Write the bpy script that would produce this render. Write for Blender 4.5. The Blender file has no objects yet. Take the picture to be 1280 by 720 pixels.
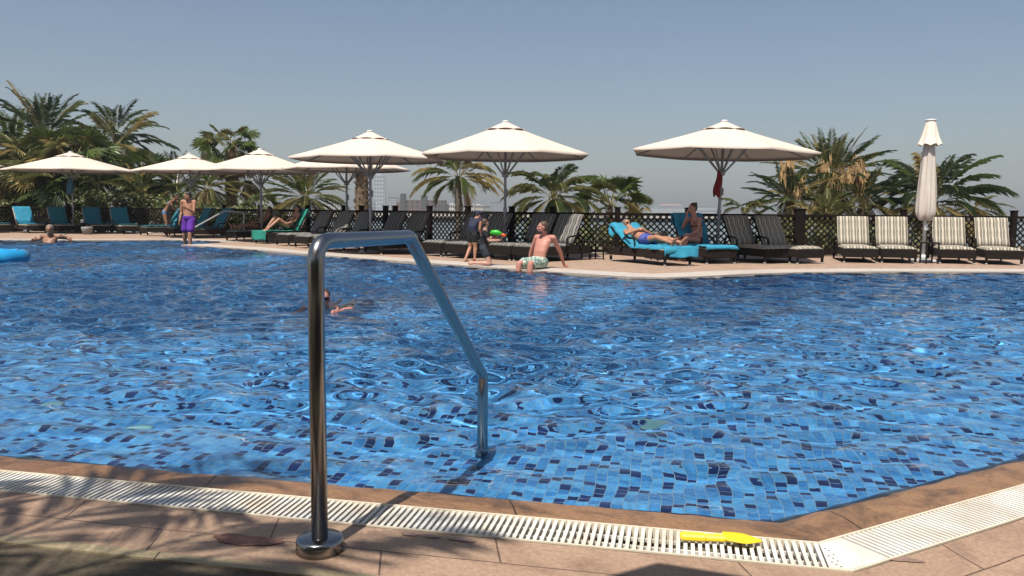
import bpy, bmesh, math, random
import numpy as np
from mathutils import Vector, Matrix, Euler, noise
from mathutils.geometry import tessellate_polygon
R = math.radians
SC = bpy.context.scene
COL = SC.collection
random.seed(7)

# ------------------------------------------------------------------ camera
H = 1.10
HAZE = 0.0005
F = 1000.0                       # focal length in pixels of a 1280 px wide frame
cam_d = bpy.data.cameras.new('camera')
cam_d.sensor_width = 36.0
cam_d.lens = F / 1280 * 36
cam_d.clip_start = 0.05
cam_d.clip_end = 6000
cam = bpy.data.objects.new('camera', cam_d)
COL.objects.link(cam)
PITCH = math.atan(97.5 / F)
ROLL = R(0.5)
cam.matrix_world = Matrix.Translation((0, 0, H)) @ Matrix.Rotation(R(90) - PITCH, 4, 'X') @ Matrix.Rotation(ROLL, 4, 'Z')
SC.camera = cam
CM = cam.matrix_world.to_3x3()

def ray(px, py):
    return (CM @ Vector(((px - 640) / F, -(py - 360) / F, -1))).normalized()
def gp(px, py, z=0.0):
    """point of the photograph that lies on the level z"""
    d = ray(px, py)
    t = (z - H) / d.z
    return Vector((d.x * t, d.y * t, z))
def dp(px, py, Y):
    """point of the photograph at the distance Y"""
    d = ray(px, py)
    t = Y / d.y
    return Vector((d.x * t, Y, H + d.z * t))
def px_x(px, Y):
    return dp(px, 300, Y).x

# ------------------------------------------------------------------ sun, sky, view
SUN_EL = R(62)
SH = Vector((0.38, 0.925, 0)).normalized()          # direction shadows fall on the ground
to_sun = Vector((-SH.x * math.cos(SUN_EL), -SH.y * math.cos(SUN_EL), math.sin(SUN_EL)))
sun_d = bpy.data.lights.new('sun', 'SUN')
sun_d.energy = 4.9
sun_d.angle = R(0.5)
sun_d.color = (1.0, 0.945, 0.87)
sun = bpy.data.objects.new('sun', sun_d)
sun.rotation_euler = to_sun.to_track_quat('Z', 'Y').to_euler()
COL.objects.link(sun)

w = bpy.data.worlds.new('World')
SC.world = w
w.use_nodes = True
nt = w.node_tree
nt.nodes.clear()
sky = nt.nodes.new('ShaderNodeTexSky')
sky.sky_type = 'NISHITA'
sky.sun_disc = False
sky.sun_elevation = SUN_EL
sky.sun_rotation = math.atan2(to_sun.x, to_sun.y)
sky.altitude = 0
sky.air_density = 1.0
sky.dust_density = 2.0
sky.ozone_density = 1.2
bg = nt.nodes.new('ShaderNodeBackground')
bg.inputs['Strength'].default_value = 0.071
wo = nt.nodes.new('ShaderNodeOutputWorld')
nt.links.new(sky.outputs[0], bg.inputs[0])
nt.links.new(bg.outputs[0], wo.inputs[0])

SC.view_settings.view_transform = 'Standard'
SC.view_settings.look = 'None'
SC.view_settings.exposure = 0.5
SC.view_settings.gamma = 1.0
SC.view_settings.use_curve_mapping = False
SC.render.engine = 'CYCLES'
cy = SC.cycles
cy.use_denoising = True
cy.denoiser = 'OPENIMAGEDENOISE'
cy.max_bounces = 10
cy.diffuse_bounces = 3
cy.glossy_bounces = 4
cy.transmission_bounces = 6
cy.transparent_max_bounces = 12
cy.volume_bounces = 0
cy.caustics_reflective = False
cy.caustics_refractive = True
cy.sample_clamp_indirect = 6
cy.use_adaptive_sampling = True
cy.adaptive_threshold = 0.015

# ------------------------------------------------------------------ materials
MATS = {}
KA = 0.72
KEEP = ('cream_canvas', 'cream_cap', 'grey_canvas', 'white_plastic', 'cream_lip', 'palm_', 'pole_', 'steel', 'tan_stalks', 'yellow_plastic', 'cup_white', 'cloth_white')
def kc(c, k=None):
    return tuple(x * (k or KA) for x in c)
def mat(name, base=(0.5, 0.5, 0.5), rough=0.6, metal=0.0, var=0.0, vscale=5.0, bump=0.0, bscale=40.0, spec=0.5, trans=0.0, sss=0.0, tl=0.0, col2=None, detail=4.0):
    """a procedural surface: base colour broken up by noise, optional bump, optional translucency"""
    if name in MATS:
        return MATS[name]
    if not name.startswith(KEEP):
        base = kc(base); col2 = kc(col2) if col2 else None
    m = bpy.data.materials.new(name)
    m.use_nodes = True
    t = m.node_tree
    p = t.nodes['Principled BSDF']
    p.inputs['Roughness'].default_value = rough
    p.inputs['Metallic'].default_value = metal
    p.inputs['Specular IOR Level'].default_value = spec
    p.inputs['Transmission Weight'].default_value = trans
    tc = t.nodes.new('ShaderNodeTexCoord')
    n = t.nodes.new('ShaderNodeTexNoise')
    n.inputs['Scale'].default_value = vscale
    n.inputs['Detail'].default_value = detail
    t.links.new(tc.outputs['Object'], n.inputs['Vector'])
    r = t.nodes.new('ShaderNodeValToRGB')
    r.color_ramp.elements[0].position = 0.3
    r.color_ramp.elements[1].position = 0.7
    c2 = col2 if col2 else tuple(min(1, c * (1 + var)) for c in base)
    c1 = base if col2 else tuple(c * (1 - var) for c in base)
    r.color_ramp.elements[0].color = (*c1, 1)
    r.color_ramp.elements[1].color = (*c2, 1)
    t.links.new(n.outputs['Fac'], r.inputs[0])
    t.links.new(r.outputs[0], p.inputs['Base Color'])
    if bump:
        n2 = t.nodes.new('ShaderNodeTexNoise')
        n2.inputs['Scale'].default_value = bscale
        n2.inputs['Detail'].default_value = 5
        t.links.new(tc.outputs['Object'], n2.inputs['Vector'])
        b = t.nodes.new('ShaderNodeBump')
        b.inputs['Strength'].default_value = bump
        b.inputs['Distance'].default_value = 0.01
        t.links.new(n2.outputs['Fac'], b.inputs['Height'])
        t.links.new(b.outputs[0], p.inputs['Normal'])
    if sss:
        p.inputs['Subsurface Weight'].default_value = sss
        p.inputs['Subsurface Radius'].default_value = (0.02, 0.008, 0.004)
    if tl:
        o = t.nodes['Material Output']
        tr = t.nodes.new('ShaderNodeBsdfTranslucent')
        t.links.new(r.outputs[0], tr.inputs['Color'])
        mx = t.nodes.new('ShaderNodeMixShader')
        mx.inputs[0].default_value = tl
        t.links.new(p.outputs[0], mx.inputs[1])
        t.links.new(tr.outputs[0], mx.inputs[2])
        t.links.new(mx.outputs[0], o.inputs['Surface'])
    MATS[name] = m
    return m

# ------------------------------------------------------------------ mesh helpers
class MB:
    """collects simple shapes and links them as one mesh object"""
    def __init__(s):
        s.v = []; s.f = []; s.mi = []; s.sm = []; s.uv = {}
    def add(s, vs, fs, mi=0, smooth=False):
        o = len(s.v)
        s.v.extend([tuple(v) for v in vs])
        for f in fs:
            s.f.append(tuple(i + o for i in f)); s.mi.append(mi); s.sm.append(smooth)
        return s
    def box(s, c, size, M=None, mi=0, bev=0.0):
        hx, hy, hz = size[0] / 2, size[1] / 2, size[2] / 2
        if bev:
            b = min(bev, hx * .9, hy * .9, hz * .9)
            vs = []
            for sx in (-1, 1):
                for sy in (-1, 1):
                    for sz in (-1, 1):
                        vs += [(sx * (hx - b), sy * (hy - b), sz * hz), (sx * (hx - b), sy * hy, sz * (hz - b)), (sx * hx, sy * (hy - b), sz * (hz - b))]
            bm = bmesh.new()
            for v in vs: bm.verts.new(v)
            r = bmesh.ops.convex_hull(bm, input=bm.verts)
            bm.verts.index_update()
            vl = [v.co.copy() for v in bm.verts]
            fl = [[v.index for v in f.verts] for f in bm.faces]
            bm.free()
        else:
            vl = [Vector((x, y, z)) for x in (-hx, hx) for y in (-hy, hy) for z in (-hz, hz)]
            fl = [(0, 1, 3, 2), (4, 6, 7, 5), (0, 4, 5, 1), (2, 3, 7, 6), (0, 2, 6, 4), (1, 5, 7, 3)]
        T = Matrix.Translation(Vector(c)) @ (M.to_4x4() if M is not None else Matrix.Identity(4))
        return s.add([T @ Vector(v) for v in vl], fl, mi)
    def bar(s, a, b, wd, th, mi=0, up=Vector((0, 0, 1))):
        a = Vector(a); b = Vector(b)
        d = (b - a)
        L = d.length
        if L < 1e-6: return s
        x = d / L
        if abs(x.dot(up)) > .98: up = Vector((0, 1, 0))
        y = up.cross(x).normalized(); z = x.cross(y)
        M = Matrix((x, y, z)).transposed()
        return s.box((a + b) / 2, (L, wd, th), M, mi)
    def tube(s, pts, r, n=8, mi=0, cap=True, flat=1.0, updir=None):
        pts = [Vector(p) for p in pts]
        rs = r if isinstance(r, (list, tuple)) else [r] * len(pts)
        rings = []
        prev = None
        for i, p in enumerate(pts):
            if i == 0: d = pts[1] - p
            elif i == len(pts) - 1: d = p - pts[i - 1]
            else: d = (pts[i + 1] - p).normalized() + (p - pts[i - 1]).normalized()
            d = d.normalized() if d.length > 1e-9 else Vector((0, 0, 1))
            if prev is None:
                u = Vector(updir) if updir is not None else (Vector((0, 0, 1)) if abs(d.z) < .9 else Vector((1, 0, 0)))
                a = d.cross(u).normalized()
            else:
                a = (prev - d * prev.dot(d)).normalized()
            prev = a
            b = d.cross(a)
            rings.append([p + a * math.cos(2 * math.pi * k / n) * rs[i] + b * math.sin(2 * math.pi * k / n) * rs[i] * flat for k in range(n)])
        vs = [v for rg in rings for v in rg]
        fs = []
        for i in range(len(pts) - 1):
            for k in range(n):
                fs.append((i * n + k, i * n + (k + 1) % n, (i + 1) * n + (k + 1) % n, (i + 1) * n + k))
        if cap:
            fs.append(tuple(range(n - 1, -1, -1)))
            fs.append(tuple((len(pts) - 1) * n + k for k in range(n)))
        return s.add(vs, fs, mi, True)
    def lathe(s, prof, c=(0, 0, 0), n=16, mi=0, smooth=True):
        vs = []; fs = []
        for (r, z) in prof:
            for k in range(n):
                a = 2 * math.pi * k / n
                vs.append((c[0] + r * math.cos(a), c[1] + r * math.sin(a), c[2] + z))
        for i in range(len(prof) - 1):
            for k in range(n):
                fs.append((i * n + k, i * n + (k + 1) % n, (i + 1) * n + (k + 1) % n, (i + 1) * n + k))
        fs.append(tuple(range(n - 1, -1, -1)))
        fs.append(tuple((len(prof) - 1) * n + k for k in range(n)))
        return s.add(vs, fs, mi, smooth)
    def build(s, name, mats, parent=None, loc=None):
        me = bpy.data.meshes.new(name)
        me.from_pydata(s.v, [], s.f)
        if not isinstance(mats, (list, tuple)): mats = [mats]
        for m in mats: me.materials.append(m)
        me.polygons.foreach_set('material_index', s.mi)
        me.polygons.foreach_set('use_smooth', s.sm)
        bm = bmesh.new(); bm.from_mesh(me)
        bmesh.ops.recalc_face_normals(bm, faces=bm.faces)
        bm.to_mesh(me); bm.free()
        me.update()
        o = bpy.data.objects.new(name, me)
        COL.objects.link(o)
        if parent is not None: o.parent = parent
        if loc is not None: o.location = loc
        return o

def raw(name, vs, fs, mats, parent=None, smooth=False, mi=None):
    """link vertices and faces as they are (normals kept)"""
    me = bpy.data.meshes.new(name)
    me.from_pydata([tuple(v) for v in vs], [], fs)
    if not isinstance(mats, (list, tuple)): mats = [mats]
    for m in mats: me.materials.append(m)
    if smooth: me.polygons.foreach_set('use_smooth', [True] * len(me.polygons))
    if mi is not None: me.polygons.foreach_set('material_index', mi)
    me.update()
    o = bpy.data.objects.new(name, me)
    COL.objects.link(o)
    if parent is not None: o.parent = parent
    return o

def tag(o, label=None, cat=None, group=None, kind=None):
    if label: o['label'] = label
    if cat: o['category'] = cat
    if group: o['group'] = group
    if kind: o['kind'] = kind
    return o
def thing(name, label, cat, loc=(0, 0, 0), rz=0.0, group=None):
    o = bpy.data.objects.new(name, None)
    o.empty_display_size = 0.2
    COL.objects.link(o)
    o.location = loc
    o.rotation_euler = (0, 0, rz)
    return tag(o, label, cat, group)
def copy_tree(o, parent=None):
    c = o.copy()
    COL.objects.link(c)
    c.parent = parent
    if parent is not None:
        c.matrix_parent_inverse = o.matrix_parent_inverse.copy()
    for ch in list(o.children):
        copy_tree(ch, c)
    return c

def offset(poly, d, closed=False):
    """mitred parallel of a 2D polyline, d to the right of its direction"""
    n = len(poly); out = []
    for i in range(n):
        p = Vector(poly[i][:2])
        a = Vector(poly[i - 1][:2]) if (i > 0 or closed) else None
        b = Vector(poly[(i + 1) % n][:2]) if (i < n - 1 or closed) else None
        d1 = (p - a).normalized() if a is not None else None
        d2 = (b - p).normalized() if b is not None else None
        if d1 is None: d1 = d2
        if d2 is None: d2 = d1
        n1 = Vector((d1.y, -d1.x)); n2 = Vector((d2.y, -d2.x))
        m = n1 + n2
        if m.length < 1e-4: m = n1.copy()
        m.normalize()
        out.append(p + m * d / max(0.35, m.dot(n1)))
    return out

def strip(name, pa, za, pb, zb, m, parent=None, thick=None):
    """band between two polylines; with thick it gets an underside and edges"""
    n = len(pa)
    vs = [(p.x, p.y, za) for p in pa] + [(p.x, p.y, zb) for p in pb]
    fs = [(i, i + 1, n + i + 1, n + i) for i in range(n - 1)]
    mb = MB()
    if thick:
        vs += [(p.x, p.y, za - thick) for p in pa] + [(p.x, p.y, zb - thick) for p in pb]
        fs += [(2 * n + i, 3 * n + i, 3 * n + i + 1, 2 * n + i + 1) for i in range(n - 1)]
        fs += [(i, 2 * n + i, 2 * n + i + 1, i + 1) for i in range(n - 1)]
        fs += [(n + i, n + i + 1, 3 * n + i + 1, 3 * n + i) for i in range(n - 1)]
        fs += [(0, n, 3 * n, 2 * n), (n - 1, 3 * n - 1, 4 * n - 1, 2 * n - 1)]
    mb.add(vs, fs)
    return mb.build(name, m, parent)
# ------------------------------------------------------------------ pool outline (clockwise seen from above: near edge runs right to left)
WZ = -0.035
far_px = [(0, 301), (100, 301.4), (215, 300.8), (262, 302.2), (289, 304.2), (255, 306), (227, 307.4), (300, 312), (384, 319.3), (480, 326.8), (540, 331),
          (640, 338.3), (700, 342.8), (740, 345.3), (785, 348.3), (830, 349.6), (875, 348.0), (930, 344.8), (1000, 342.6), (1100, 341.6), (1280, 342)]
FAR = [Vector((-30, 27.5))] + [gp(x, y, WZ).xy for x, y in far_px] + [Vector((17, 15.6))]
cN = gp(972, 653, WZ).xy
dL = (gp(0, 571, WZ).xy - cN).normalized()
dR = (gp(1280, 574, WZ).xy - cN).normalized()
NEAR = [cN + dR * 17, cN, cN + dL * 16]                   # right -> corner -> left
W = FAR + NEAR                                            # closed outline
def ccw(P):
    return sum(P[i].x * P[(i + 1) % len(P)].y - P[(i + 1) % len(P)].x * P[i].y for i in range(len(P))) > 0
SGN = 1 if ccw(W) else -1

# ---- tiles
def tile_mat():
    m = bpy.data.materials.new('pool_mosaic')
    m.use_nodes = True
    t = m.node_tree; N = t.nodes; L = t.links
    p = N['Principled BSDF']
    p.inputs['Roughness'].default_value = 0.35
    geo = N.new('ShaderNodeTexCoord')
    mp = N.new('ShaderNodeMapping')
    mp.inputs['Rotation'].default_value = (0, 0, -math.atan2(-dL.y, -dL.x))
    L.new(geo.outputs['UV'], mp.inputs['Vector'])
    sx = N.new('ShaderNodeSeparateXYZ'); L.new(mp.outputs[0], sx.inputs[0])
    def M(op, a, b=None, c=None):
        n = N.new('ShaderNodeMath'); n.operation = op
        for i, v in enumerate((a, b, c)):
            if v is None: continue
            if isinstance(v, (int, float)): n.inputs[i].default_value = v
            else: L.new(v, n.inputs[i])
        return n.outputs[0]
    s = 1 / 0.049
    cx = M('MULTIPLY', sx.outputs[0], s)
    ci = M('FLOOR', cx)
    # every column is shifted by half a tile against the next
    par = M('MULTIPLY', M('FRACT', M('MULTIPLY', ci, 0.37)), 1.0)
    cyv = M('ADD', M('MULTIPLY', sx.outputs[1], s), par)
    ri = M('FLOOR', cyv)
    fx = M('FRACT', cx); fy = M('FRACT', cyv)
    cmb = N.new('ShaderNodeCombineXYZ'); L.new(ci, cmb.inputs[0]); L.new(ri, cmb.inputs[1])
    wn = N.new('ShaderNodeTexWhiteNoise'); wn.noise_dimensions = '2D'; L.new(cmb.outputs[0], wn.inputs['Vector'])
    rp = N.new('ShaderNodeValToRGB'); rp.color_ramp.interpolation = 'CONSTANT'
    cols = [(0.0, (0.004, 0.012, 0.11)), (0.13, (0.010, 0.035, 0.20)), (0.20, (0.04, 0.21, 0.50)), (0.36, (0.065, 0.28, 0.59)), (0.58, (0.09, 0.34, 0.65)), (0.78, (0.12, 0.39, 0.70)), (0.90, (0.05, 0.24, 0.53))]
    e = rp.color_ramp.elements
    cols = [(q, kc(c, 1.02 if c[1] > .1 else .6)) for q, c in cols]
    e[0].position = 0; e[0].color = (*cols[0][1], 1)
    e[1].position = cols[1][0]; e[1].color = (*cols[1][1], 1)
    for pos, c in cols[2:]:
        k = e.new(pos); k.color = (*c, 1)
    L.new(wn.outputs['Value'], rp.inputs[0])
    # glass tile mottling
    nz = N.new('ShaderNodeTexNoise'); nz.inputs['Scale'].default_value = 45; nz.inputs['Detail'].default_value = 4
    L.new(geo.outputs['UV'], nz.inputs['Vector'])
    mt = N.new('ShaderNodeMix'); mt.data_type = 'RGBA'; mt.blend_type = 'MULTIPLY'; mt.inputs[0].default_value = 1.0
    L.new(rp.outputs[0], mt.inputs[6])
    mr = N.new('ShaderNodeMapRange'); mr.inputs[1].default_value = 0.3; mr.inputs[2].default_value = 0.7; mr.inputs[3].default_value = 0.72; mr.inputs[4].default_value = 1.22
    L.new(nz.outputs['Fac'], mr.inputs[0])
    cb = N.new('ShaderNodeCombineColor'); [L.new(mr.outputs[0], cb.inputs[k]) for k in range(3)]
    L.new(cb.outputs[0], mt.inputs[7])
    g = 0.035
    edge = M('MINIMUM', M('MINIMUM', fx, M('SUBTRACT', 1.0, fx)), M('MINIMUM', fy, M('SUBTRACT', 1.0, fy)))
    gm = M('LESS_THAN', edge, g)
    mx = N.new('ShaderNodeMix'); mx.data_type = 'RGBA'
    L.new(gm, mx.inputs[0]); L.new(mt.outputs[2], mx.inputs[6]); mx.inputs[7].default_value = (0.24, 0.34, 0.42, 1)
    L.new(mx.outputs[2], p.inputs['Base Color'])
    return m
TILE = tile_mat()

# ---- floor: height as a function of the distance from the near edge
def inside_dist(x, y):
    """distance from the near edge lines, numpy arrays"""
    def dl(c, d):
        n = Vector((-d.y, d.x))
        if n.dot(Vector((0, 10)) - c) < 0: n = -n
        return (x - c.x) * n.x + (y - c.y) * n.y
    return np.minimum(dl(cN, dL), dl(cN, dR))
def in_poly(x, y, P):
    r = np.zeros(x.shape, bool)
    n = len(P); j = n - 1
    for i in range(n):
        xi, yi, xj, yj = P[i].x, P[i].y, P[j].x, P[j].y
        if yi != yj:
            c = ((yi > y) != (yj > y)) & (x < (xj - xi) * (y - yi) / (yj - yi) + xi)
            r ^= c
        j = i
    return r
def grid_mesh(name, x0, x1, y0, y1, step, zf, m, P=None, uv=False, smooth=True):
    nx = int((x1 - x0) / step) + 1; ny = int((y1 - y0) / step) + 1
    X, Y = np.meshgrid(np.linspace(x0, x1, nx), np.linspace(y0, y1, ny))
    Z = zf(X, Y)
    co = np.stack([X, Y, Z], -1).reshape(-1, 3)
    idx = np.arange(nx * ny).reshape(ny, nx)
    q = np.stack([idx[:-1, :-1], idx[:-1, 1:], idx[1:, 1:], idx[1:, :-1]], -1).reshape(-1, 4)
    if P is not None:
        k = in_poly(X, Y, P).reshape(-1)
        q = q[k[q].any(1)]
    used = np.unique(q)
    remap = np.zeros(nx * ny, int); remap[used] = np.arange(len(used))
    q = remap[q]; co = co[used]
    me = bpy.data.meshes.new(name)
    me.vertices.add(len(co)); me.vertices.foreach_set('co', co.astype(np.float32).ravel())
    me.loops.add(q.size); me.loops.foreach_set('vertex_index', q.astype(np.int32).ravel())
    me.polygons.add(len(q)); me.polygons.foreach_set('loop_start', (np.arange(len(q)) * 4).astype(np.int32))
    me.polygons.foreach_set('loop_total', np.full(len(q), 4, np.int32))
    me.polygons.foreach_set('use_smooth', np.full(len(q), smooth))
    me.update(calc_edges=True)
    if uv:
        u = me.uv_layers.new(name='UVMap')
        u.data.foreach_set('uv', co[q.ravel()][:, :2].astype(np.float32).ravel())
    me.materials.append(m)
    o = bpy.data.objects.new(name, me); COL.objects.link(o)
    return o
def floor_z(X, Y):
    d = inside_dist(X, Y)
    t = np.clip((d - 0.9) / 6.5, 0, 1)
    s = t * t * (3 - 2 * t)
    return -0.25 - 1.0 * s
OUT = [Vector(p) for p in offset(W, 0.06 * SGN, True)]
fl = grid_mesh('pool_floor', -31, 18, 2, 28.5, 0.25, floor_z, TILE, OUT, uv=True)
tag(fl, kind='structure')
# walls of the basin
wv = []; wf = []; wuv = []
s_ = 0
n = len(W)
for i in range(n):
    a, b = W[i], W[(i + 1) % n]
    L_ = (b - a).length
    o = len(wv)
    wv += [(a.x, a.y, 0 - .07), (b.x, b.y, -.07), (b.x, b.y, -1.6), (a.x, a.y, -1.6)]
    wf.append((o, o + 1, o + 2, o + 3)); wuv += [(s_, 0), (s_ + L_, 0), (s_ + L_, -1.5), (s_, -1.5)]
    s_ += L_
wl = raw('pool_wall', wv, wf, TILE)
u = wl.data.uv_layers.new(name='UVMap')
for k, q in enumerate(wuv): u.data[k].uv = q
tag(wl, kind='structure')

# ---- water surface
def waves(X, Y):
    rs = np.random.RandomState(5)
    Z = np.zeros_like(X)
    xw = X + 0.10 * np.sin(Y * 1.9 + 0.6 * np.sin(X * 1.3)) + 0.05 * np.sin(X * 4.1 + Y * 2.3)
    yw = Y + 0.10 * np.sin(X * 1.7 + 1.0) + 0.05 * np.sin(X * 3.3 - Y * 3.9)
    for lam0, amp, cnt in ((1.9, .0020, 5), (1.0, .0016, 6), (.55, .0014, 10), (.34, .0014, 14), (.22, .00115, 16)):
        for i in range(cnt):
            lam = lam0 * rs.uniform(.75, 1.3)
            th = rs.uniform(0, 2 * math.pi) if i % 8 == 0 else rs.normal(1.35, .55)
            k = 2 * math.pi / lam
            Z += amp * lam / lam0 * np.sin(k * (xw * math.cos(th) + yw * math.sin(th)) + rs.uniform(0, 6.28))
    # rougher in places, calmer by the near edge
    g = 0.75 + 0.35 * np.sin(X * .45 + 1) * np.sin(Y * .38 + .4) + 0.25 * np.sin(X * 1.1 - Y * .7)
    d = inside_dist(X, Y)
    calm = 0.36 + 0.84 * np.clip((d - 0.25) / 1.5, 0, 1)
    return WZ + Z * g * calm * WAVE
WAVE = 2.1
wm = bpy.data.materials.new('pool_water')
wm.use_nodes = True
t = wm.node_tree; p = t.nodes['Principled BSDF']
p.inputs['Base Color'].default_value = (0.80, 0.95, 1.0, 1)
p.inputs['Roughness'].default_value = 0.0
p.inputs['IOR'].default_value = 1.333
p.inputs['Transmission Weight'].default_value = 1.0
_tc = t.nodes.new('ShaderNodeTexCoord'); _mp = t.nodes.new('ShaderNodeMapping'); _mp.inputs['Scale'].default_value = (.75, 1.25, 1)
_n = t.nodes.new('ShaderNodeTexNoise'); _n.inputs['Scale'].default_value = 9; _n.inputs['Detail'].default_value = 1.5; _n.inputs['Distortion'].default_value = .6
_b = t.nodes.new('ShaderNodeBump'); _b.inputs['Strength'].default_value = 1; _b.inputs['Distance'].default_value = .0022
t.links.new(_tc.outputs['Object'], _mp.inputs[0]); t.links.new(_mp.outputs[0], _n.inputs[0]); t.links.new(_n.outputs['Fac'], _b.inputs['Height']); t.links.new(_b.outputs[0], p.inputs['Normal'])
water = grid_mesh('water', -30.2, 17.2, 2.2, 28.2, 0.036, waves, wm, [Vector(q) for q in offset(W, 0.03 * SGN, True)])
tag(water, kind='structure')
MNEE = True
if MNEE:
    sun_d.cycles.is_caustics_light = True
    water.cycles.is_caustics_caster = True
    fl.cycles.is_caustics_receiver = True
    wl.cycles.is_caustics_receiver = True
# ------------------------------------------------------------------ ground, copings, decks
def stone_mat(name, c1, c2, joint, jw, lx, ly, stain=(0.2, 0.12, 0.08), stain_amt=0.35, rough=0.6, shift=0.5, off=(0, 0), bump=.35):
    m = bpy.data.materials.new(name); m.use_nodes = True
    t = m.node_tree; N = t.nodes; L = t.links
    c1, c2, joint, stain = kc(c1), kc(c2), kc(joint), kc(stain)
    p = N['Principled BSDF']; p.inputs['Roughness'].default_value = rough
    tc = N.new('ShaderNodeTexCoord')
    mp = N.new('ShaderNodeMapping'); mp.inputs['Location'].default_value = (*off, 0)
    L.new(tc.outputs['UV'], mp.inputs[0])
    br = N.new('ShaderNodeTexBrick')
    br.offset = shift; br.inputs['Scale'].default_value = 1
    br.inputs['Brick Width'].default_value = lx; br.inputs['Row Height'].default_value = ly
    br.inputs['Mortar Size'].default_value = jw; br.inputs['Mortar Smooth'].default_value = 0.6
    br.inputs['Color1'].default_value = (*c1, 1); br.inputs['Color2'].default_value = (*c2, 1); br.inputs['Mortar'].default_value = (*joint, 1)
    nd = N.new('ShaderNodeTexNoise'); nd.inputs['Scale'].default_value = 3; nd.inputs['Detail'].default_value = 3
    L.new(tc.outputs['UV'], nd.inputs[0])
    va = N.new('ShaderNodeVectorMath'); va.operation = 'MULTIPLY_ADD'
    va.inputs[1].default_value = (.02, .02, 0); L.new(nd.outputs['Color'], va.inputs[0]); L.new(mp.outputs[0], va.inputs[2])
    L.new(va.outputs[0], br.inputs['Vector'])
    n1 = N.new('ShaderNodeTexNoise'); n1.inputs['Scale'].default_value = 4.2; n1.inputs['Detail'].default_value = 8; n1.inputs['Roughness'].default_value = .65; n1.inputs['Distortion'].default_value = .6
    L.new(tc.outputs['UV'], n1.inputs[0])
    r = N.new('ShaderNodeValToRGB'); r.color_ramp.elements[0].position = .46; r.color_ramp.elements[1].position = .68
    r.color_ramp.elements[0].color = (0, 0, 0, 1); r.color_ramp.elements[1].color = (stain_amt,) * 3 + (1,)
    L.new(n1.outputs['Fac'], r.inputs[0])
    mx = N.new('ShaderNodeMix'); mx.data_type = 'RGBA'
    L.new(r.outputs[0], mx.inputs[0]); L.new(br.outputs['Color'], mx.inputs[6]); mx.inputs[7].default_value = (*stain, 1)
    n2 = N.new('ShaderNodeTexNoise'); n2.inputs['Scale'].default_value = 60; n2.inputs['Detail'].default_value = 6
    L.new(tc.outputs['UV'], n2.inputs[0])
    mr = N.new('ShaderNodeMapRange'); mr.inputs[1].default_value = .3; mr.inputs[2].default_value = .7; mr.inputs[3].default_value = .8; mr.inputs[4].default_value = 1.15
    L.new(n2.outputs['Fac'], mr.inputs[0])
    ml = N.new('ShaderNodeVectorMath'); ml.operation = 'SCALE'
    L.new(mx.outputs[2], ml.inputs[0]); L.new(mr.outputs[0], ml.inputs['Scale'])
    L.new(ml.outputs[0], p.inputs['Base Color'])
    n3 = N.new('ShaderNodeTexNoise'); n3.inputs['Scale'].default_value = 22; n3.inputs['Detail'].default_value = 7
    L.new(tc.outputs['UV'], n3.inputs[0])
    ad = N.new('ShaderNodeMath'); ad.operation = 'SUBTRACT'; L.new(n3.outputs['Fac'], ad.inputs[0]); L.new(br.outputs['Fac'], ad.inputs[1])
    b = N.new('ShaderNodeBump'); b.inputs['Strength'].default_value = bump; b.inputs['Distance'].default_value = .008
    L.new(ad.outputs[0], b.inputs['Height']); L.new(b.outputs[0], p.inputs['Normal'])
    return m

def band(name, poly, prof, m, uvs=1.0, sub=0.25, jit=0.0):
    """band that follows a polyline; prof = [(offset, z), ...]; UV = (length, offset)"""
    P = [Vector(p) for p in poly]
    rails = [offset(P, o * SGN) for o, z in prof]
    # cumulated length on the base polyline, subdivided rows
    s = [0]
    for i in range(1, len(P)): s.append(s[-1] + (P[i] - P[i - 1]).length)
    vs = []; uv = []; fs = []
    cols = []
    for i in range(len(P) - 1):
        k = max(1, int((s[i + 1] - s[i]) / sub)) if i < len(P) - 1 else 1
        for j in range(k + (1 if i == len(P) - 2 else 0)):
            cols.append((i, j / k))
    n_j = len(prof) - 2
    for i, f in cols:
        for r, (o, z) in enumerate(prof):
            q = rails[r][i].lerp(rails[r][i + 1], f)
            jz = jit * (noise.noise(Vector((q.x * 9, q.y * 9, 0))) + .6 * noise.noise(Vector((q.x * 31, q.y * 31, 3)))) if r < n_j else 0
            vs.append((q.x, q.y, z + jz)); uv.append(((s[i] + (s[i + 1] - s[i]) * f) * uvs, o * uvs))
    n = len(prof)
    for c in range(len(cols) - 1):
        for r in range(n - 1):
            f = (c * n + r, c * n + r + 1, (c + 1) * n + r + 1, (c + 1) * n + r)
            fs.append(f)
    o = raw(name, vs, fs, m)
    bm = bmesh.new(); bm.from_mesh(o.data)
    bmesh.ops.recalc_face_normals(bm, faces=bm.faces)
    if sum(f.normal.z for f in bm.faces) < 0: bmesh.ops.reverse_faces(bm, faces=bm.faces)
    bm.to_mesh(o.data); bm.free()
    u = o.data.uv_layers.new(name='UVMap')
    for l in o.data.loops: u.data[l.index].uv = uv[l.vertex_index]
    return o

NEARP = NEAR                                               # right -> corner -> left, outside is on the offset side
M_cope = stone_mat('brown_stone', (.37, .205, .10), (.30, .155, .075), (.10, .055, .03), .004, 1.25, 9, stain=(.10, .055, .03), stain_amt=.95, rough=.42, off=(.1, 0), bump=1.3)
o = band('pool_edge', NEARP, [(-.05, -.09), (.0, -.037), (.06, -.012), (.14, -.002), (.26, .002), (.262, -.05)], M_cope, sub=.05, jit=.007); tag(o, kind='structure')
M_deckn = stone_mat('pink_paving', (.47, .315, .21), (.43, .28, .185), (.13, .075, .05), .004, .78, .18, stain=(.20, .11, .075), stain_amt=.55, rough=.62, off=(.2, -.105), bump=.45)
o = band('near_deck', NEARP, [(.452, -.06), (.455, -.001), (.80, 0)], M_deckn, sub=.5); tag(o, kind='structure')
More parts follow.
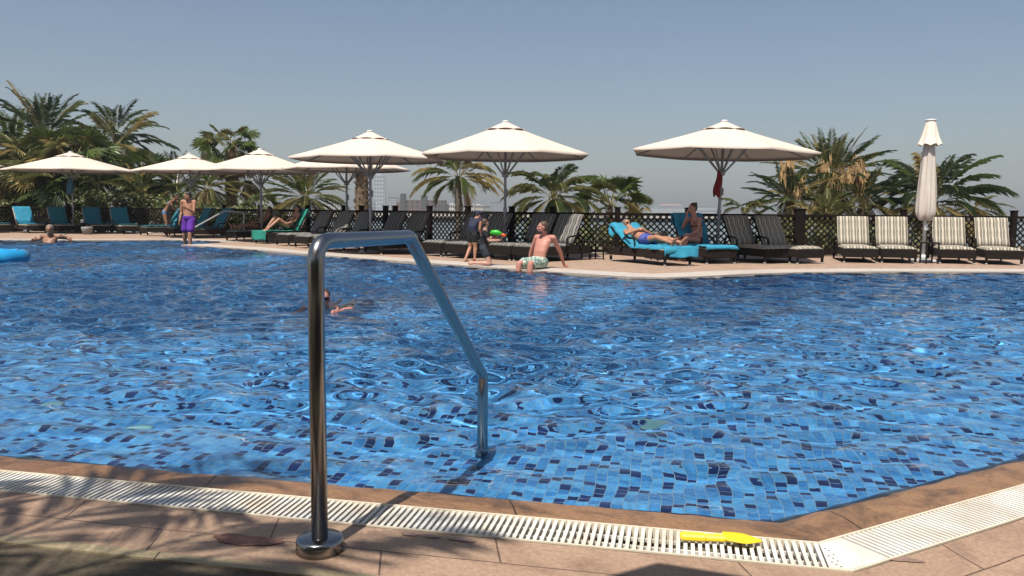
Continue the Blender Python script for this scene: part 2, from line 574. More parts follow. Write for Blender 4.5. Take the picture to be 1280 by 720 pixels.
# reddish stain shape lies on the paving as a worn patch
M_kerb = stone_mat('kerb_stone', (.42, .34, .20), (.38, .30, .18), (.08, .06, .04), .004, 1.1, 9, stain=(.22, .16, .09), stain_amt=.6)
o = band('kerb', NEARP, [(.802, -.05), (.804, .002), (.852, .002), (.854, -.05)], M_kerb, sub=.5); tag(o, kind='structure')
M_soil = stone_mat('rough_ground', (.13, .10, .06), (.11, .08, .05), (.10, .075, .05), .0, 9, 9, stain=(.06, .045, .03), stain_amt=.9, rough=.9, bump=1.5)
o = band('near_ground', NEARP, [(.855, -.003), (1.4, -.003), (4, -.003), (14, -.003)], M_soil, sub=.5); tag(o, kind='structure')

# worn reddish patch in the paving
def patch(name, cx, cy, rx, ry, z, m, seed=1, n=26):
    rs = random.Random(seed)
    ph = [rs.uniform(0, 6.28) for _ in range(4)]
    c = gp(cx, cy)
    d = Vector((dL.x, dL.y, 0)); e = Vector((-d.y, d.x, 0))
    vs = [(c.x, c.y, z)]
    for k in range(n):
        a = 2 * math.pi * k / n
        r = 1 + .16 * math.sin(2 * a + ph[0]) + .12 * math.sin(3 * a + ph[1]) + .07 * math.sin(7 * a + ph[2])
        q = c + d * math.cos(a) * rx * r + e * math.sin(a) * ry * r
        vs.append((q.x, q.y, z))
    o = raw(name, vs, [(0, k + 1, (k + 1) % n + 1) for k in range(n)], m)
    return tag(o, kind='structure')
patch('paving_patch', 308, 676, .105, .045, .0035, mat('red_patch', (.32, .15, .10), .7, var=.4, vscale=24, bump=.5), 3)
for k_, (x_, y_, a_, b_) in enumerate(((512, 668, .035, .014), (540, 671, .03, .010), (578, 675, .045, .016), (1130, 700, .05, .02))):
    patch('damp_patch', x_, y_, a_, b_, .0026, mat('damp_paving', (.36, .23, .165), .35, var=.2, vscale=30), 5 + k_)

# ---- far side
FARP = list(FAR)
M_copf = stone_mat('pale_coping', (.74, .65, .56), (.70, .61, .52), (.45, .38, .32), .006, .6, 9, stain=(.5, .42, .35), stain_amt=.4, rough=.4)
def drop_notch(P):
    return P
# the notch of the entry steps is too narrow to carry a mitred band: the band follows a smoothed outline
iN = [i for i, q in enumerate(far_px) if q[0] in (215, 262, 289, 255, 227)]
notch_i = [i + 1 for i in iN]
farL = FAR[:notch_i[0] + 1] + [FAR[notch_i[1]]] + [FAR[notch_i[2]]]
farR = [FAR[notch_i[4]]] + FAR[notch_i[4] + 1:]
def poly_mesh(name, P, z, m, kind='structure', thick=0.0, uvrot=0.0):
    P = [Vector((p[0], p[1], 0)) for p in P]
    tr = tessellate_polygon([P])
    vs = [(p.x, p.y, z) for p in P]
    o = raw(name, vs, [tuple(t) for t in tr], m)
    bm = bmesh.new(); bm.from_mesh(o.data)
    for f in bm.faces:
        if f.normal.z < 0: f.normal_flip()
    if thick:
        bd = [e for e in bm.edges if e.is_boundary]
        r = bmesh.ops.extrude_edge_only(bm, edges=bd)
        for v in r['geom']:
            if isinstance(v, bmesh.types.BMVert): v.co.z -= thick
    bm.to_mesh(o.data); bm.free()
    u = o.data.uv_layers.new(name='UVMap')
    c, s = math.cos(uvrot), math.sin(uvrot)
    for l in o.data.loops:
        v = o.data.vertices[l.vertex_index].co
        u.data[l.index].uv = (v.x * c - v.y * s, v.x * s + v.y * c)
    return tag(o, kind=kind) if kind else o
EXT = [Vector((17.5, 40)), Vector((-34, 40)), Vector((-34, 27.5))]
M_deckf = stone_mat('beige_paving', (.52, .36, .26), (.48, .33, .235), (.25, .17, .12), .008, .6, .6, stain=(.32, .21, .15), stain_amt=.6, rough=.6)
GROUND_BACK = [Vector((17.5, 20.9)), Vector((7, 20.9)), Vector((2.4, 20.6)), Vector((-1.0, 22.3)), Vector((-4.7, 25.5)), Vector((-6.6, 27.6)), Vector((-10.9, 32.0)), Vector((-15, 34.3)), Vector((-22, 35.4)), Vector((-34, 36.0))]
poly_mesh('far_deck', FAR + GROUND_BACK, 0.0, M_deckf, thick=.3, uvrot=.5)
o = band('far_coping', farL, [(-.012, -.06), (-.010, .003), (.70, .006), (.702, -.01)], M_copf, sub=2); tag(o, kind='structure')
o = band('far_coping', farR, [(-.012, -.06), (-.010, .003), (.72, .006), (.722, -.01)], M_copf, sub=2); tag(o, kind='structure')
# sides of the pool, outside the picture
for a, b in ((W[-1], W[0]), (FAR[-1], NEAR[0])):
    o = band('side_deck', [a, b], [(0, -.06), (0.002, .001), (3.0, .001)], M_deckf, sub=1); tag(o, kind='structure')

# ---- ground beyond the fence, sea, far shore
M_ground = stone_mat('sandy_ground', (.30, .25, .16), (.26, .22, .13), (.28, .23, .15), 0, 9, 9, stain=(.12, .13, .05), stain_amt=.9, rough=.95)
poly_mesh('ground', [(-1700, -1700), (1700, -1700), (1700, 64), (-1700, 75)], -1.6, M_ground)
M_sea = mat('sea_water', (.030, .085, .10), .12, var=.2, vscale=.05, bump=.4, bscale=.6)
poly_mesh('sea', [(-1750, -1750), (1750, -1750), (1750, 1750), (-1750, 1750)], -2.4, M_sea)
poly_mesh('far_shore', [(-1700, 150), (-60, 230), (150, 320), (330, 470), (400, 900), (300, 1700), (-1700, 1700)], -1.3, mat('shore_sand', (.34, .31, .25), .95, var=.2, vscale=.03))

# ------------------------------------------------------------------ drain grate
M_pl = mat('white_plastic', (.52, .46, .36), .45, vscale=5, col2=(.69, .68, .64), detail=8)
M_pld = mat('cream_lip', (.60, .54, .42), .5, var=.08, vscale=10)
M_dark = mat('channel_dark', (.10, .075, .055), .9, var=.4, vscale=9)
grate = thing('drain_grate', 'white plastic slatted overflow grate running along the pool edge', 'drain grate')
gi = offset(NEARP, .268 * SGN); go = offset(NEARP, .448 * SGN)
gm = MB()
def seg_slats(A0, A1, B0, B1, keep0, keep1):
    """crosswise slats between inner rail A0-A1 and outer rail B0-B1; runs from distance keep0 to keep1 from the corner"""
    d = (A1 - A0).normalized()
    n = Vector((d.y, -d.x)) * SGN
    if (B0 - A0).dot(n) < 0: n = -n
    k = keep0; i = 0
    wdt = .18
    while k < keep1:
        p = A0 + d * k
        a = Vector((p.x, p.y, -.004)); b = Vector((p.x + n.x * wdt, p.y + n.y * wdt, -.004))
        gm.bar(a, b, .0125, .020)
        k += .0235; i += 1
    for f in (.055, .12):
        p = A0 + d * keep0 + n * wdt * f / .18; q = A0 + d * keep1 + n * wdt * f / .18
        gm.bar((p.x, p.y, -.014), (q.x, q.y, -.014), .007, .012)
    return n
c_i = gi[1]; c_o = go[1]
# left run: starts where the outer mitre ends
seg_slats(gi[1], gi[2], go[1], go[2], .012, 4.6)
dRi = (gi[0] - gi[1]).normalized()
seg_slats(gi[1], gi[0], go[1], go[0], .10, 4.6)
gm.build('slats', M_pl, grate)
# corner plate
pm = MB()
dLi = (gi[2] - gi[1]).normalized()
nR = Vector((-dRi.y, dRi.x)); nR = nR if (go[0] - gi[0]).dot(nR) > 0 else -nR
q1 = gi[1] + dRi * .095; q2 = q1 + nR * .18
nL = Vector((-dLi.y, dLi.x)); nL = nL if (go[2] - gi[2]).dot(nL) > 0 else -nL
q4 = gi[1] + nL * .18 + dLi * -.0
zz = .0065
P4 = [gi[1] + nL * .002, q1, q2, go[1], q4]
pm.add([(q.x, q.y, zz) for q in P4] + [(q.x, q.y, -.012) for q in P4], [(0, 1, 2, 3, 4), (9, 8, 7, 6, 5)] + [(i, (i + 1) % 5, 5 + (i + 1) % 5, 5 + i) for i in range(5)])
for a_, b_ in ((.3, .25), (.3, .55), (.3, .8), (.5, .35), (.5, .65), (.5, .88), (.7, .5), (.7, .75), (.7, .95)):
    q = q4.lerp(go[1], a_ * .8).lerp(gi[1].lerp(q1, a_ * .5), 1 - b_)
    pm.lathe([(.0032, 0), (.0032, .0008)], (q.x, q.y, zz + .0004), 8, mi=1, smooth=False)
pm.build('corner_plate', [M_pl, M_dark], grate)
lm = MB()
ii = offset(NEARP, .262 * SGN); io = offset(NEARP, .270 * SGN)
for ra, rb, zt in ((ii, io, .010), (offset(NEARP, .446 * SGN), offset(NEARP, .453 * SGN), .004)):
    n3_ = 3
    vs = [(p.x, p.y, zt) for p in ra] + [(p.x, p.y, zt) for p in rb] + [(p.x, p.y, -.03) for p in ra] + [(p.x, p.y, -.03) for p in rb]
    lm.add(vs, [(0, 1, 4, 3), (1, 2, 5, 4), (0, 6, 7, 1), (1, 7, 8, 2), (3, 4, 10, 9), (4, 5, 11, 10)])
lm.build('rim', M_pld, grate)
# channel below the grate with its inner ledge
o = band('drain_channel', NEARP, [(.2625, -.045), (.262, -.16), (.45, -.16), (.4515, -.06)], mat('channel', (.30, .25, .18), .8, var=.3, vscale=7)); tag(o, kind='structure')

# ------------------------------------------------------------------ yellow shovel
M_yel = mat('yellow_plastic', (.86, .62, .02), .35, var=.05)
pa, pb = gp(850, 671, .022), gp(951, 676, .022)
ax = (pb - pa); Ls = ax.length; ax.normalize()
sh = thing('toy_shovel', 'yellow plastic toy shovel lying on the white drain grate', 'toy shovel', (pa.x, pa.y, .012), math.atan2(ax.y, ax.x))
hm = MB()
hL = Ls * .55
for i in range(1):
    hm.box((hL * .3, 0, .013), (hL * .6, .034, .022), bev=.006)
    hm.box((hL * .8, 0, .012), (hL * .50, .026, .020), bev=.006)
    hm.box((hL * .84, 0, .022), (.02, .012, .010), bev=.002)
hm.build('handle', M_yel, sh)
sc_ = MB()
nu, nv = 10, 8
vs = []
for i in range(nu + 1):
    u_ = i / nu
    wv_ = .030 + .012 * math.sin(min(1, u_ * 1.6) * math.pi / 2) - .036 * max(0, u_ - .55) ** 1.1 / .45 ** 1.1
    for j in range(nv + 1):
        v_ = j / nv * 2 - 1
        x = hL * .98 + u_ * Ls * .47
        vs.append((x, v_ * max(wv_, .004), .004 + .016 * abs(v_) ** 2.2 * (1 - u_ * .7) ))
k0 = len(vs)
vs += [(x, y, z + .003) for x, y, z in vs]
fs = []
for i in range(nu):
    for j in range(nv):
        a = i * (nv + 1) + j
        fs.append((a, a + 1, a + nv + 2, a + nv + 1)); fs.append((k0 + a, k0 + a + nv + 1, k0 + a + nv + 2, k0 + a + 1))
for i in range(nu):
    for j in (0, nv):
        a = i * (nv + 1) + j; fs.append((a, a + nv + 1, k0 + a + nv + 1, k0 + a))
for j in range(nv):
    for i in (0, nu):
        a = i * (nv + 1) + j; fs.append((a, a + 1, k0 + a + 1, k0 + a))
sc_.add(vs, fs, 0, True)
sc_.build('scoop', M_yel, sh)

# ------------------------------------------------------------------ hand rails
def steel_mat():
    m = bpy.data.materials.new('polished_steel'); m.use_nodes = True
    t = m.node_tree; p = t.nodes['Principled BSDF']
    p.inputs['Metallic'].default_value = 1; p.inputs['Base Color'].default_value = (.31, .305, .30, 1)
    tc = t.nodes.new('ShaderNodeTexCoord')
    mp = t.nodes.new('ShaderNodeMapping'); mp.inputs['Scale'].default_value = (25, 25, 25)
    n = t.nodes.new('ShaderNodeTexNoise'); n.inputs['Scale'].default_value = 1.0; n.inputs['Detail'].default_value = 5
    r = t.nodes.new('ShaderNodeMapRange'); r.inputs[3].default_value = .18; r.inputs[4].default_value = .30
    t.links.new(tc.outputs['Object'], mp.inputs[0]); t.links.new(mp.outputs[0], n.inputs[0]); t.links.new(n.outputs['Fac'], r.inputs[0]); t.links.new(r.outputs[0], p.inputs['Roughness'])
    return m
M_steel = steel_mat()
def rounded(pts, rad, k=7):
    out = [Vector(pts[0])]
    for i in range(1, len(pts) - 1):
        p, a, b = Vector(pts[i]), Vector(pts[i - 1]), Vector(pts[i + 1])
        r = rad[i] if isinstance(rad, (list, tuple)) else rad
        d1 = (a - p).normalized(); d2 = (b - p).normalized()
        s, e = p + d1 * r, p + d2 * r
        for j in range(k + 1):
            t_ = j / k
            out.append((s * (1 - t_) ** 2 + p * 2 * t_ * (1 - t_) + e * t_ ** 2))
    out.append(Vector(pts[-1]))
    return out
A = gp(400, 688, 0); Cx = gp(603, 551, WZ)
dirv = (Cx - A); dirv.z = 0; dist = dirv.length; dirv.normalize()
def plane_pt(px, py):
    """point of the vertical plane through both posts seen at a pixel"""
    d = ray(px, py); nrm = Vector((-dirv.y, dirv.x, 0))
    t_ = (A - Vector((0, 0, H))).dot(nrm) / d.dot(nrm)
    return Vector((0, 0, H)) + d * t_
P1 = Vector((A.x, A.y, plane_pt(393, 302).z)); P2 = plane_pt(512, 296); P3 = plane_pt(603, 470)
P3 = Vector((Cx.x, Cx.y, P3.z))
rail = thing('handrail', 'large polished steel handrail stepping down into the pool in front', 'handrail', (A.x, A.y, 0))
m_ = MB(); RT = .0262
T = lambda p: Vector(p) - Vector((A.x, A.y, 0))
m_.tube([T(p) for p in rounded([A + Vector((0, 0, .0)), P1, P2, P3, Vector((Cx.x, Cx.y, -.19))], [0, .075, .012, .010, 0])], RT, 24)
m_.build('bent_tube', M_steel, rail)
m_ = MB(); m_.lathe([(.03, .047), (.069, .047), (.075, .041), (.0755, .001), (.03, .001)], (0, 0, 0), 40)
m_.build('flange', M_steel, rail)
m_ = MB(); bpos = T(Vector((Cx.x, Cx.y, -.205)))
m_.lathe([(.027, .03), (.036, .028), (.038, .003)], bpos, 24)
m_.build('flange', M_steel, rail)
# little screw beside the flange
b = gp(429, 688)
m_ = MB(); m_.lathe([(.0075, .0), (.0075, .003), (.003, .004)], (b.x, b.y, .001), 12)
tag(m_.build('screw', M_steel), 'small round screw head in the paving beside the handrail foot', 'screw')

M_rail2 = mat('pale_rail', (.62, .63, .64), .3, metal=.3)
B0 = dp(305, 299.5, 27.3)
B1 = dp(305, 266, 27.3); B2 = dp(281, 263.5, 26.9); B3 = dp(231, 291, 24.9)
fr = thing('handrail', 'thin pale handrail beside the man in purple shorts', 'handrail', (B0.x, B0.y, 0))
T = lambda p: Vector(p) - Vector((B0.x, B0.y, 0))
m_ = MB(); m_.tube([T(p) for p in rounded([Vector((B0.x, B0.y, 0)), B1, B2, B3, Vector((B3.x, B3.y, -.3))], .08, 5)], .026, 12); m_.build('bent_tube', M_rail2, fr)
m_ = MB(); m_.lathe([(.03, .03), (.06, .03), (.06, 0)], T((B0.x, B0.y, 0.002)), 16); m_.build('flange', M_rail2, fr)

# ------------------------------------------------------------------ underwater lamps
M_lamp = mat('lamp_glass', (.26, .50, .52), .3)
lp = [(175, 533, 'oval'), (815, 530, ''), (562, 449, ''), (1132, 476, ''), (66, 503, ''), (207, 368, '')]
for i, (x, y, s_) in enumerate(lp):
    q = gp(x, y, WZ)
    d = inside_dist(np.array([q.x]), np.array([q.y]))[0]
    # continue the ray bent by the water down to the floor
    rd = ray(x, y); hd = math.hypot(rd.x, rd.y); si = hd / 1.333; tn = si / math.sqrt(1 - si * si)
    for it in range(6):
        z_ = float(floor_z(np.array([q.x]), np.array([q.y]))[0])
        q = gp(x, y, WZ) + Vector((rd.x / hd, rd.y / hd, 0)) * (WZ - z_) * tn
    z_ = float(floor_z(np.array([q.x]), np.array([q.y]))[0])
    e_ = 0.02
    nrm = Vector((-(float(floor_z(np.array([q.x + e_]), np.array([q.y]))[0]) - z_) / e_, -(float(floor_z(np.array([q.x]), np.array([q.y + e_]))[0]) - z_) / e_, 1)).normalized()
    m_ = MB(); m_.lathe([(.0, .02), (.04, .02), (.055, .018), (.07, .012), (.07, -.06)], (0, 0, 0), 20)
    o = m_.build('pool_lamp', M_lamp)
    o.matrix_world = Matrix.Translation((q.x, q.y, z_)) @ nrm.to_track_quat('Z', 'Y').to_matrix().to_4x4()
    near_ = ['pale pool floor lamp, the largest one at the left by the near edge', 'pale pool floor lamp to the right of the steel handrail foot', 'pale pool floor lamp just behind the sloping steel rail', 'pale pool floor lamp farthest right under the water', 'pale pool floor lamp near the left picture edge', 'pale pool floor lamp far out between the left floor and the swimmer'][i]
    tag(o, near_, 'pool lamp', 'round lamps in the pool floor')
    o.cycles.is_caustics_receiver = True

# ------------------------------------------------------------------ fence
M_wood = mat('dark_wood', (.012, .007, .006), .8, spec=.15, var=.35, vscale=14, bump=.3, bscale=60)
FL = [Vector(p) for p in ((-33, 35.6), (-22, 34.9), (-15.2, 33.8), (-11.0, 31.5), (-6.75, 27.1), (-4.9, 24.9), (-1.15, 21.8), (2.2, 20.1), (7, 20.3), (13.0, 20.3), (16.5, 20.3))]
FZ = 1.055
fence = thing('fence', 'dark brown lattice fence with square posts behind all the loungers', 'fence')
def fence_pt(px):
    d = ray(px, 262)
    best = None
    for a, b in zip(FL[:-1], FL[1:]):
        r = Vector((d.x, d.y)); e = b - a
        den = r.x * e.y - r.y * e.x
        if abs(den) < 1e-9: continue
        t_ = (a.x * e.y - a.y * e.x) / den; u_ = (a.x * r.y - a.y * r.x) / den
        if t_ > 0 and -1e-6 <= u_ <= 1 + 1e-6: best = a + e * u_
    return best
posts = [p for p in (fence_pt(x) for x in (18, 85, 153, 208, 280, 325, 385, 430, 452, 482, 494, 537, 585, 640, 691, 772, 860, 1000, 1130, 1268)) if p]
posts += [FL[0], Vector((-27.5, 35.25)), Vector((15.0, 20.3)), FL[-1]] 
def seg_of(p):
    return min(range(len(FL) - 1), key=lambda i: abs((FL[i + 1] - FL[i]).normalized().cross(p - FL[i]) if hasattr(Vector((0, 0)), 'cross') else 0) + (0 if (p - FL[i]).dot(FL[i + 1] - FL[i]) >= -1e-3 and (p - FL[i + 1]).dot(FL[i] - FL[i + 1]) >= -1e-3 else 99))
for p in posts:
    si_ = seg_of(p); d = FL[si_ + 1] - FL[si_]
    big = .26 if abs(p.x - (fence_pt(1000).x)) < .01 else .13
    m_ = MB()
    Mr = Matrix.Rotation(math.atan2(d.y, d.x), 3, 'Z')
    m_.box((0, 0, .585), (big, .13, 1.17), Mr, bev=.01)
    m_.box((0, 0, 1.185), (big + .03, .16, .03), Mr, bev=.008)
    m_.build('post', M_wood, fence, (p.x, p.y, 0))
for a, b in zip(FL[:-1], FL[1:]):
    d = (b - a); L_ = d.length; d.normalize(); nn = Vector((-d.y, d.x))
    P_ = lambda s, z, o=0: Vector((a.x + d.x * s + nn.x * o, a.y + d.y * s + nn.y * o, z))
    m_ = MB(); m_.bar(P_(-.02, FZ - .035), P_(L_ + .02, FZ - .035), .09, .07); m_.bar(P_(0, .10), P_(L_, .10), .06, .07)
    m_.build('rail', M_wood, fence)
    lt = MB()
    z0, z1 = .135, FZ - .07; hgt = z1 - z0
    s = -hgt
    while s < L_:
        for sg, oo in ((1, .008), (-1, -.008)):
            a0, a1 = s, s + hgt
            za, zb = z0, z1
            c0, c1 = max(0, a0), min(L_, a1)
            if c1 - c0 > .02:
                if sg == 1: lt.bar(P_(c0, z0 + (c0 - a0), oo), P_(c1, z0 + (c1 - a0), oo), .012, .034, up=Vector((nn.x, nn.y, 0)).cross(Vector((d.x, d.y, 0))))
                else: lt.bar(P_(c0, z1 - (c0 - a0), oo), P_(c1, z1 - (c1 - a0), oo), .012, .034, up=Vector((nn.x, nn.y, 0)).cross(Vector((d.x, d.y, 0))))
        s += .155
    lt.build('lattice', M_wood, fence)
# ------------------------------------------------------------------ loungers
def stripe_mat():
    m = bpy.data.materials.new('striped_cushion'); m.use_nodes = True
    t = m.node_tree; p = t.nodes['Principled BSDF']; p.inputs['Roughness'].default_value = .9; p.inputs['Specular IOR Level'].default_value = .15
    tc = t.nodes.new('ShaderNodeTexCoord'); sx = t.nodes.new('ShaderNodeSeparateXYZ'); t.links.new(tc.outputs['Object'], sx.inputs[0])
    a = t.nodes.new('ShaderNodeMath'); a.operation = 'MULTIPLY'; a.inputs[1].default_value = 1 / .135; t.links.new(sx.outputs[0], a.inputs[0])
    b = t.nodes.new('ShaderNodeMath'); b.operation = 'FRACT'; t.links.new(a.outputs[0], b.inputs[0])
    r = t.nodes.new('ShaderNodeValToRGB'); r.color_ramp.interpolation = 'CONSTANT'
    cr = (.44, .385, .30); sl = (.012, .016, .022); gn = (.075, .085, .07)
    cols = [(0, cr), (.24, sl), (.33, cr), (.38, sl), (.47, cr), (.62, gn), (.74, cr), (.80, gn), (.86, sl), (.91, cr)]
    e = r.color_ramp.elements; e[0].position = 0; e[0].color = (*cr, 1); e[1].position = .24; e[1].color = (*sl, 1)
    for q, c in cols[2:]:
        k = e.new(q); k.color = (*c, 1)
    t.links.new(b.outputs[0], r.inputs[0]); t.links.new(r.outputs[0], p.inputs['Base Color'])
    return m
M_str = stripe_mat()
def wicker_mat():
    m = bpy.data.materials.new('dark_wicker'); m.use_nodes = True
    t = m.node_tree; p = t.nodes['Principled BSDF']; p.inputs['Roughness'].default_value = .75; p.inputs['Specular IOR Level'].default_value = .2
    tc = t.nodes.new('ShaderNodeTexCoord')
    wv1 = t.nodes.new('ShaderNodeTexWave'); wv1.bands_direction = 'Z'; wv1.inputs['Scale'].default_value = 22; wv1.inputs['Distortion'].default_value = .6
    wv2 = t.nodes.new('ShaderNodeTexWave'); wv2.bands_direction = 'X'; wv2.inputs['Scale'].default_value = 14
    for q in (wv1, wv2): t.links.new(tc.outputs['Object'], q.inputs[0])
    mu = t.nodes.new('ShaderNodeMath'); mu.operation = 'MULTIPLY'; t.links.new(wv1.outputs['Fac'], mu.inputs[0]); t.links.new(wv2.outputs['Fac'], mu.inputs[1])
    r = t.nodes.new('ShaderNodeValToRGB'); r.color_ramp.elements[0].color = (.006, .004, .003, 1); r.color_ramp.elements[1].color = (.030, .020, .015, 1)
    t.links.new(mu.outputs[0], r.inputs[0]); t.links.new(r.outputs[0], p.inputs['Base Color'])
    bp = t.nodes.new('ShaderNodeBump'); bp.inputs['Strength'].default_value = .8; bp.inputs['Distance'].default_value = .01
    t.links.new(mu.outputs[0], bp.inputs['Height']); t.links.new(bp.outputs[0], p.inputs['Normal'])
    return m
M_wick = wicker_mat()
M_cap = mat('foot_cap', (.6, .6, .57), .5)
LW, HINGE, LEN = .74, 1.15, 1.86
BA = R(61); BL = .80
SZ = .31
def back_pt(s, up=0.0):
    return (HINGE + math.cos(BA) * s - math.sin(BA) * up, SZ + math.sin(BA) * s + math.cos(BA) * up)
def cushion(y_z_pts, th, w, tuft, mb):
    """a padded strip following points (y,z) with an upward normal, quilted"""
    n = len(y_z_pts); nx = 8
    top = []; bot = []
    for i, (y, z) in enumerate(y_z_pts):
        a = y_z_pts[max(0, i - 1)]; b = y_z_pts[min(n - 1, i + 1)]
        d = Vector((b[0] - a[0], b[1] - a[1])).normalized(); nn = Vector((-d.y, d.x))
        endf = min(1, (i + .25) / 1.2, (n - 1 - i + .25) / 1.2)
        for j in range(nx + 1):
            u = j / nx * 2 - 1
            edge = (1 - abs(u) ** 6 * .7)
            q = tuft * (1 if i % 3 == 0 else 0) * .4
            h = th * edge * (.45 + .55 * endf) * (1 - q)
            top.append((u * w / 2, y + nn.x * h, z + nn.y * h)); bot.append((u * w / 2, y, z))
    vs = top + bot; k = len(top); fs = []
    for i in range(n - 1):
        for j in range(nx):
            a = i * (nx + 1) + j
            fs.append((a, a + 1, a + nx + 2, a + nx + 1)); fs.append((k + a, k + a + nx + 1, k + a + nx + 2, k + a + 1))
        for j in (0, nx):
            a = i * (nx + 1) + j; fs.append((a, a + nx + 1, k + a + nx + 1, k + a))
    for j in range(nx):
        for i in (0, n - 1):
            a = i * (nx + 1) + j; fs.append((a, a + 1, k + a + 1, k + a))
    mb.add(vs, fs, 0, True)
def make_lounger(ba=None):
    global BA
    keep = BA
    BA = ba or BA
    r = thing('sun_lounger', 'x', 'sun lounger')
    f = MB()
    # woven skirt: near end board, side boards, far board, deck
    f.box((0, .02, .215), (LW, .04, .19), bev=.015)
    for s in (-1, 1): f.box((s * (LW / 2 - .02), LEN / 2, .225), (.04, LEN - .085, .165), bev=.012)
    f.box((0, LEN - .02, .225), (LW, .04, .165), bev=.012)
    f.box((0, LEN / 2, .285), (LW - .085, LEN - .085, .03))
    f.build('frame', M_wick, r)
    for sx in (-1, 1):
        for yy in (.035, LEN - .05):
            l = MB(); l.box((0, 0, .075), (.05, .05, .10), bev=.008); lo = l.build('leg', M_wick, r, (sx * (LW / 2 - .035), yy, 0))
            c = MB(); c.box((0, 0, .0135), (.045, .045, .027), bev=.006); c.build('foot_cap', M_cap, lo)
    bk = MB()
    y0, z0 = back_pt(0.02, -.02); y1, z1 = back_pt(BL - .03, -.02)
    Mr = Matrix.Rotation(BA, 3, 'X')
    bk.box((0, (y0 + y1) / 2, (z0 + z1) / 2), (LW - .03, BL - .06, .035), Mr, bev=.012)
    y2, z2 = back_pt(BL * .55, -.04)
    for s in (-1, 1): bk.bar((s * .22, y2, z2), (s * .22, LEN - .15, .28), .02, .02)
    bk.build('backrest', M_wick, r)
    for s in (-1, 1):
        a = MB(); xx = s * (LW / 2 + .012)
        a.tube(rounded([(xx, .92, .22), (xx, .95, .52), (xx, 1.32, .55), (xx, 1.42, .22)], .10, 5), .019, 8)
        a.build('armrest', M_wick, r)
    c = MB()
    cushion([(.02 + i * (HINGE - .03) / 15, SZ) for i in range(16)], .065, LW - .03, 1, c)
    c.build('seat_cushion', M_str, r)
    c = MB()
    cushion([back_pt(.05 + i * (BL - .05) / 9) for i in range(10)], .065, LW - .04, 1, c)
    c.build('back_cushion', M_str, r)
    BA = keep
    return r
proto = make_lounger()
GRP = 'striped wicker sun loungers along the far deck'
used = [False]
def lounger(fx, fy, bx, by, label):
    """foot centre and direction towards the backrest"""
    o = proto if not used[0] else copy_tree(proto)
    used[0] = True
    a = math.atan2(by - fy, bx - fx) - math.pi / 2
    o.location = (fx, fy, .0045); o.rotation_euler = (0, 0, a)
    o['label'] = label; o['group'] = GRP
    return o
# ---- towels that lie over a lounger
def towel_mat(name, c):
    return mat(name, c, .95, var=.12, vscale=7, bump=.8, bscale=220)
M_teal = towel_mat('teal_towel', (.02, .20, .27))
M_tealb = towel_mat('bright_teal_towel', (.035, .33, .50))
M_green = towel_mat('green_towel', (.01, .27, .20))
def towel_mesh(seed, w=.66, hang=.0, y_from=.02, to_top=True, side=0.0, foot_drop=0.0, off=0.0, rough=1.0):
    rs = random.Random(seed)
    prof = []
    n1 = 16
    if foot_drop:
        for i in range(4): prof.append((y_from - .03 - .004 * i, SZ + .05 - foot_drop * (1 - i / 4)))
    for i in range(n1 + 1): prof.append((y_from + (HINGE - y_from) * i / n1, SZ + .072))
    if to_top:
        for i in range(1, 11):
            y, z = back_pt(BL * i / 10 + .01, .075); prof.append((y, z))
        y, z = back_pt(BL + .05, .02); prof.append((y, z))
        y, z = back_pt(BL - .06, -.055); prof.append((y, z)); y, z = back_pt(BL - .2, -.06); prof.append((y, z))
    nx = 12; vs = []; ph = [rs.uniform(0, 6.28) for _ in range(6)]
    k = len(prof)
    for i, (y, z) in enumerate(prof):
        a = prof[max(0, i - 1)]; b = prof[min(k - 1, i + 1)]
        d = Vector((b[0] - a[0], b[1] - a[1])).normalized(); nn = Vector((-d.y, d.x))
        for j in range(nx + 1):
            u = j / nx * 2 - 1
            x = u * (w / 2 + side)
            wr = (.007 * math.sin(i * 1.1 + u * 3 + ph[0]) + .006 * math.sin(i * .6 - u * 7 + ph[1]) + .004 * math.sin(i * 2.3 + u * 11 + ph[2])) * rough
            drop = 0
            if side and abs(x) > LW / 2 - .01: drop = (abs(x) - LW / 2 + .01) * 1.0
            xx = max(-LW / 2 - .01, min(LW / 2 + .01, x)) + off + .012 * math.sin(i * .8 + ph[3]) * rough + (.02 * math.sin(i * 1.3 + ph[4]) * (1 if u > 0 else -1) if drop else 0)
            vs.append((xx, y + nn.x * (abs(wr) + .004), z + nn.y * (abs(wr) + .004) - drop))
    q = [(x, y, z) for x, y, z in vs]
    kk = len(vs)
    vs2 = []
    for i in range(k):
        a = prof[max(0, i - 1)]; b = prof[min(k - 1, i + 1)]
        d = Vector((b[0] - a[0], b[1] - a[1])).normalized(); nn = Vector((-d.y, d.x))
        for j in range(nx + 1):
            x, y, z = vs[i * (nx + 1) + j]; vs2.append((x * .995, y - nn.x * .008, z - nn.y * .008))
    fs = []
    for i in range(k - 1):
        for j in range(nx):
            a = i * (nx + 1) + j
            fs.append((a, a + 1, a + nx + 2, a + nx + 1)); fs.append((kk + a, kk + a + nx + 1, kk + a + nx + 2, kk + a + 1))
        for j in (0, nx):
            a = i * (nx + 1) + j; fs.append((a, a + nx + 1, kk + a + nx + 1, kk + a))
    for j in range(nx):
        for i in (0, k - 1):
            a = i * (nx + 1) + j; fs.append((a, a + 1, kk + a + 1, kk + a))
    mb = MB(); mb.add(vs + vs2, fs, 0, True)
    return mb
def towel(lo, m, label, seed, **kw):
    o = towel_mesh(seed, **kw).build('towel', m)
    o.location = lo.location; o.rotation_euler = lo.rotation_euler
    return tag(o, label, 'towel', 'towels spread over the loungers')

X = px_x
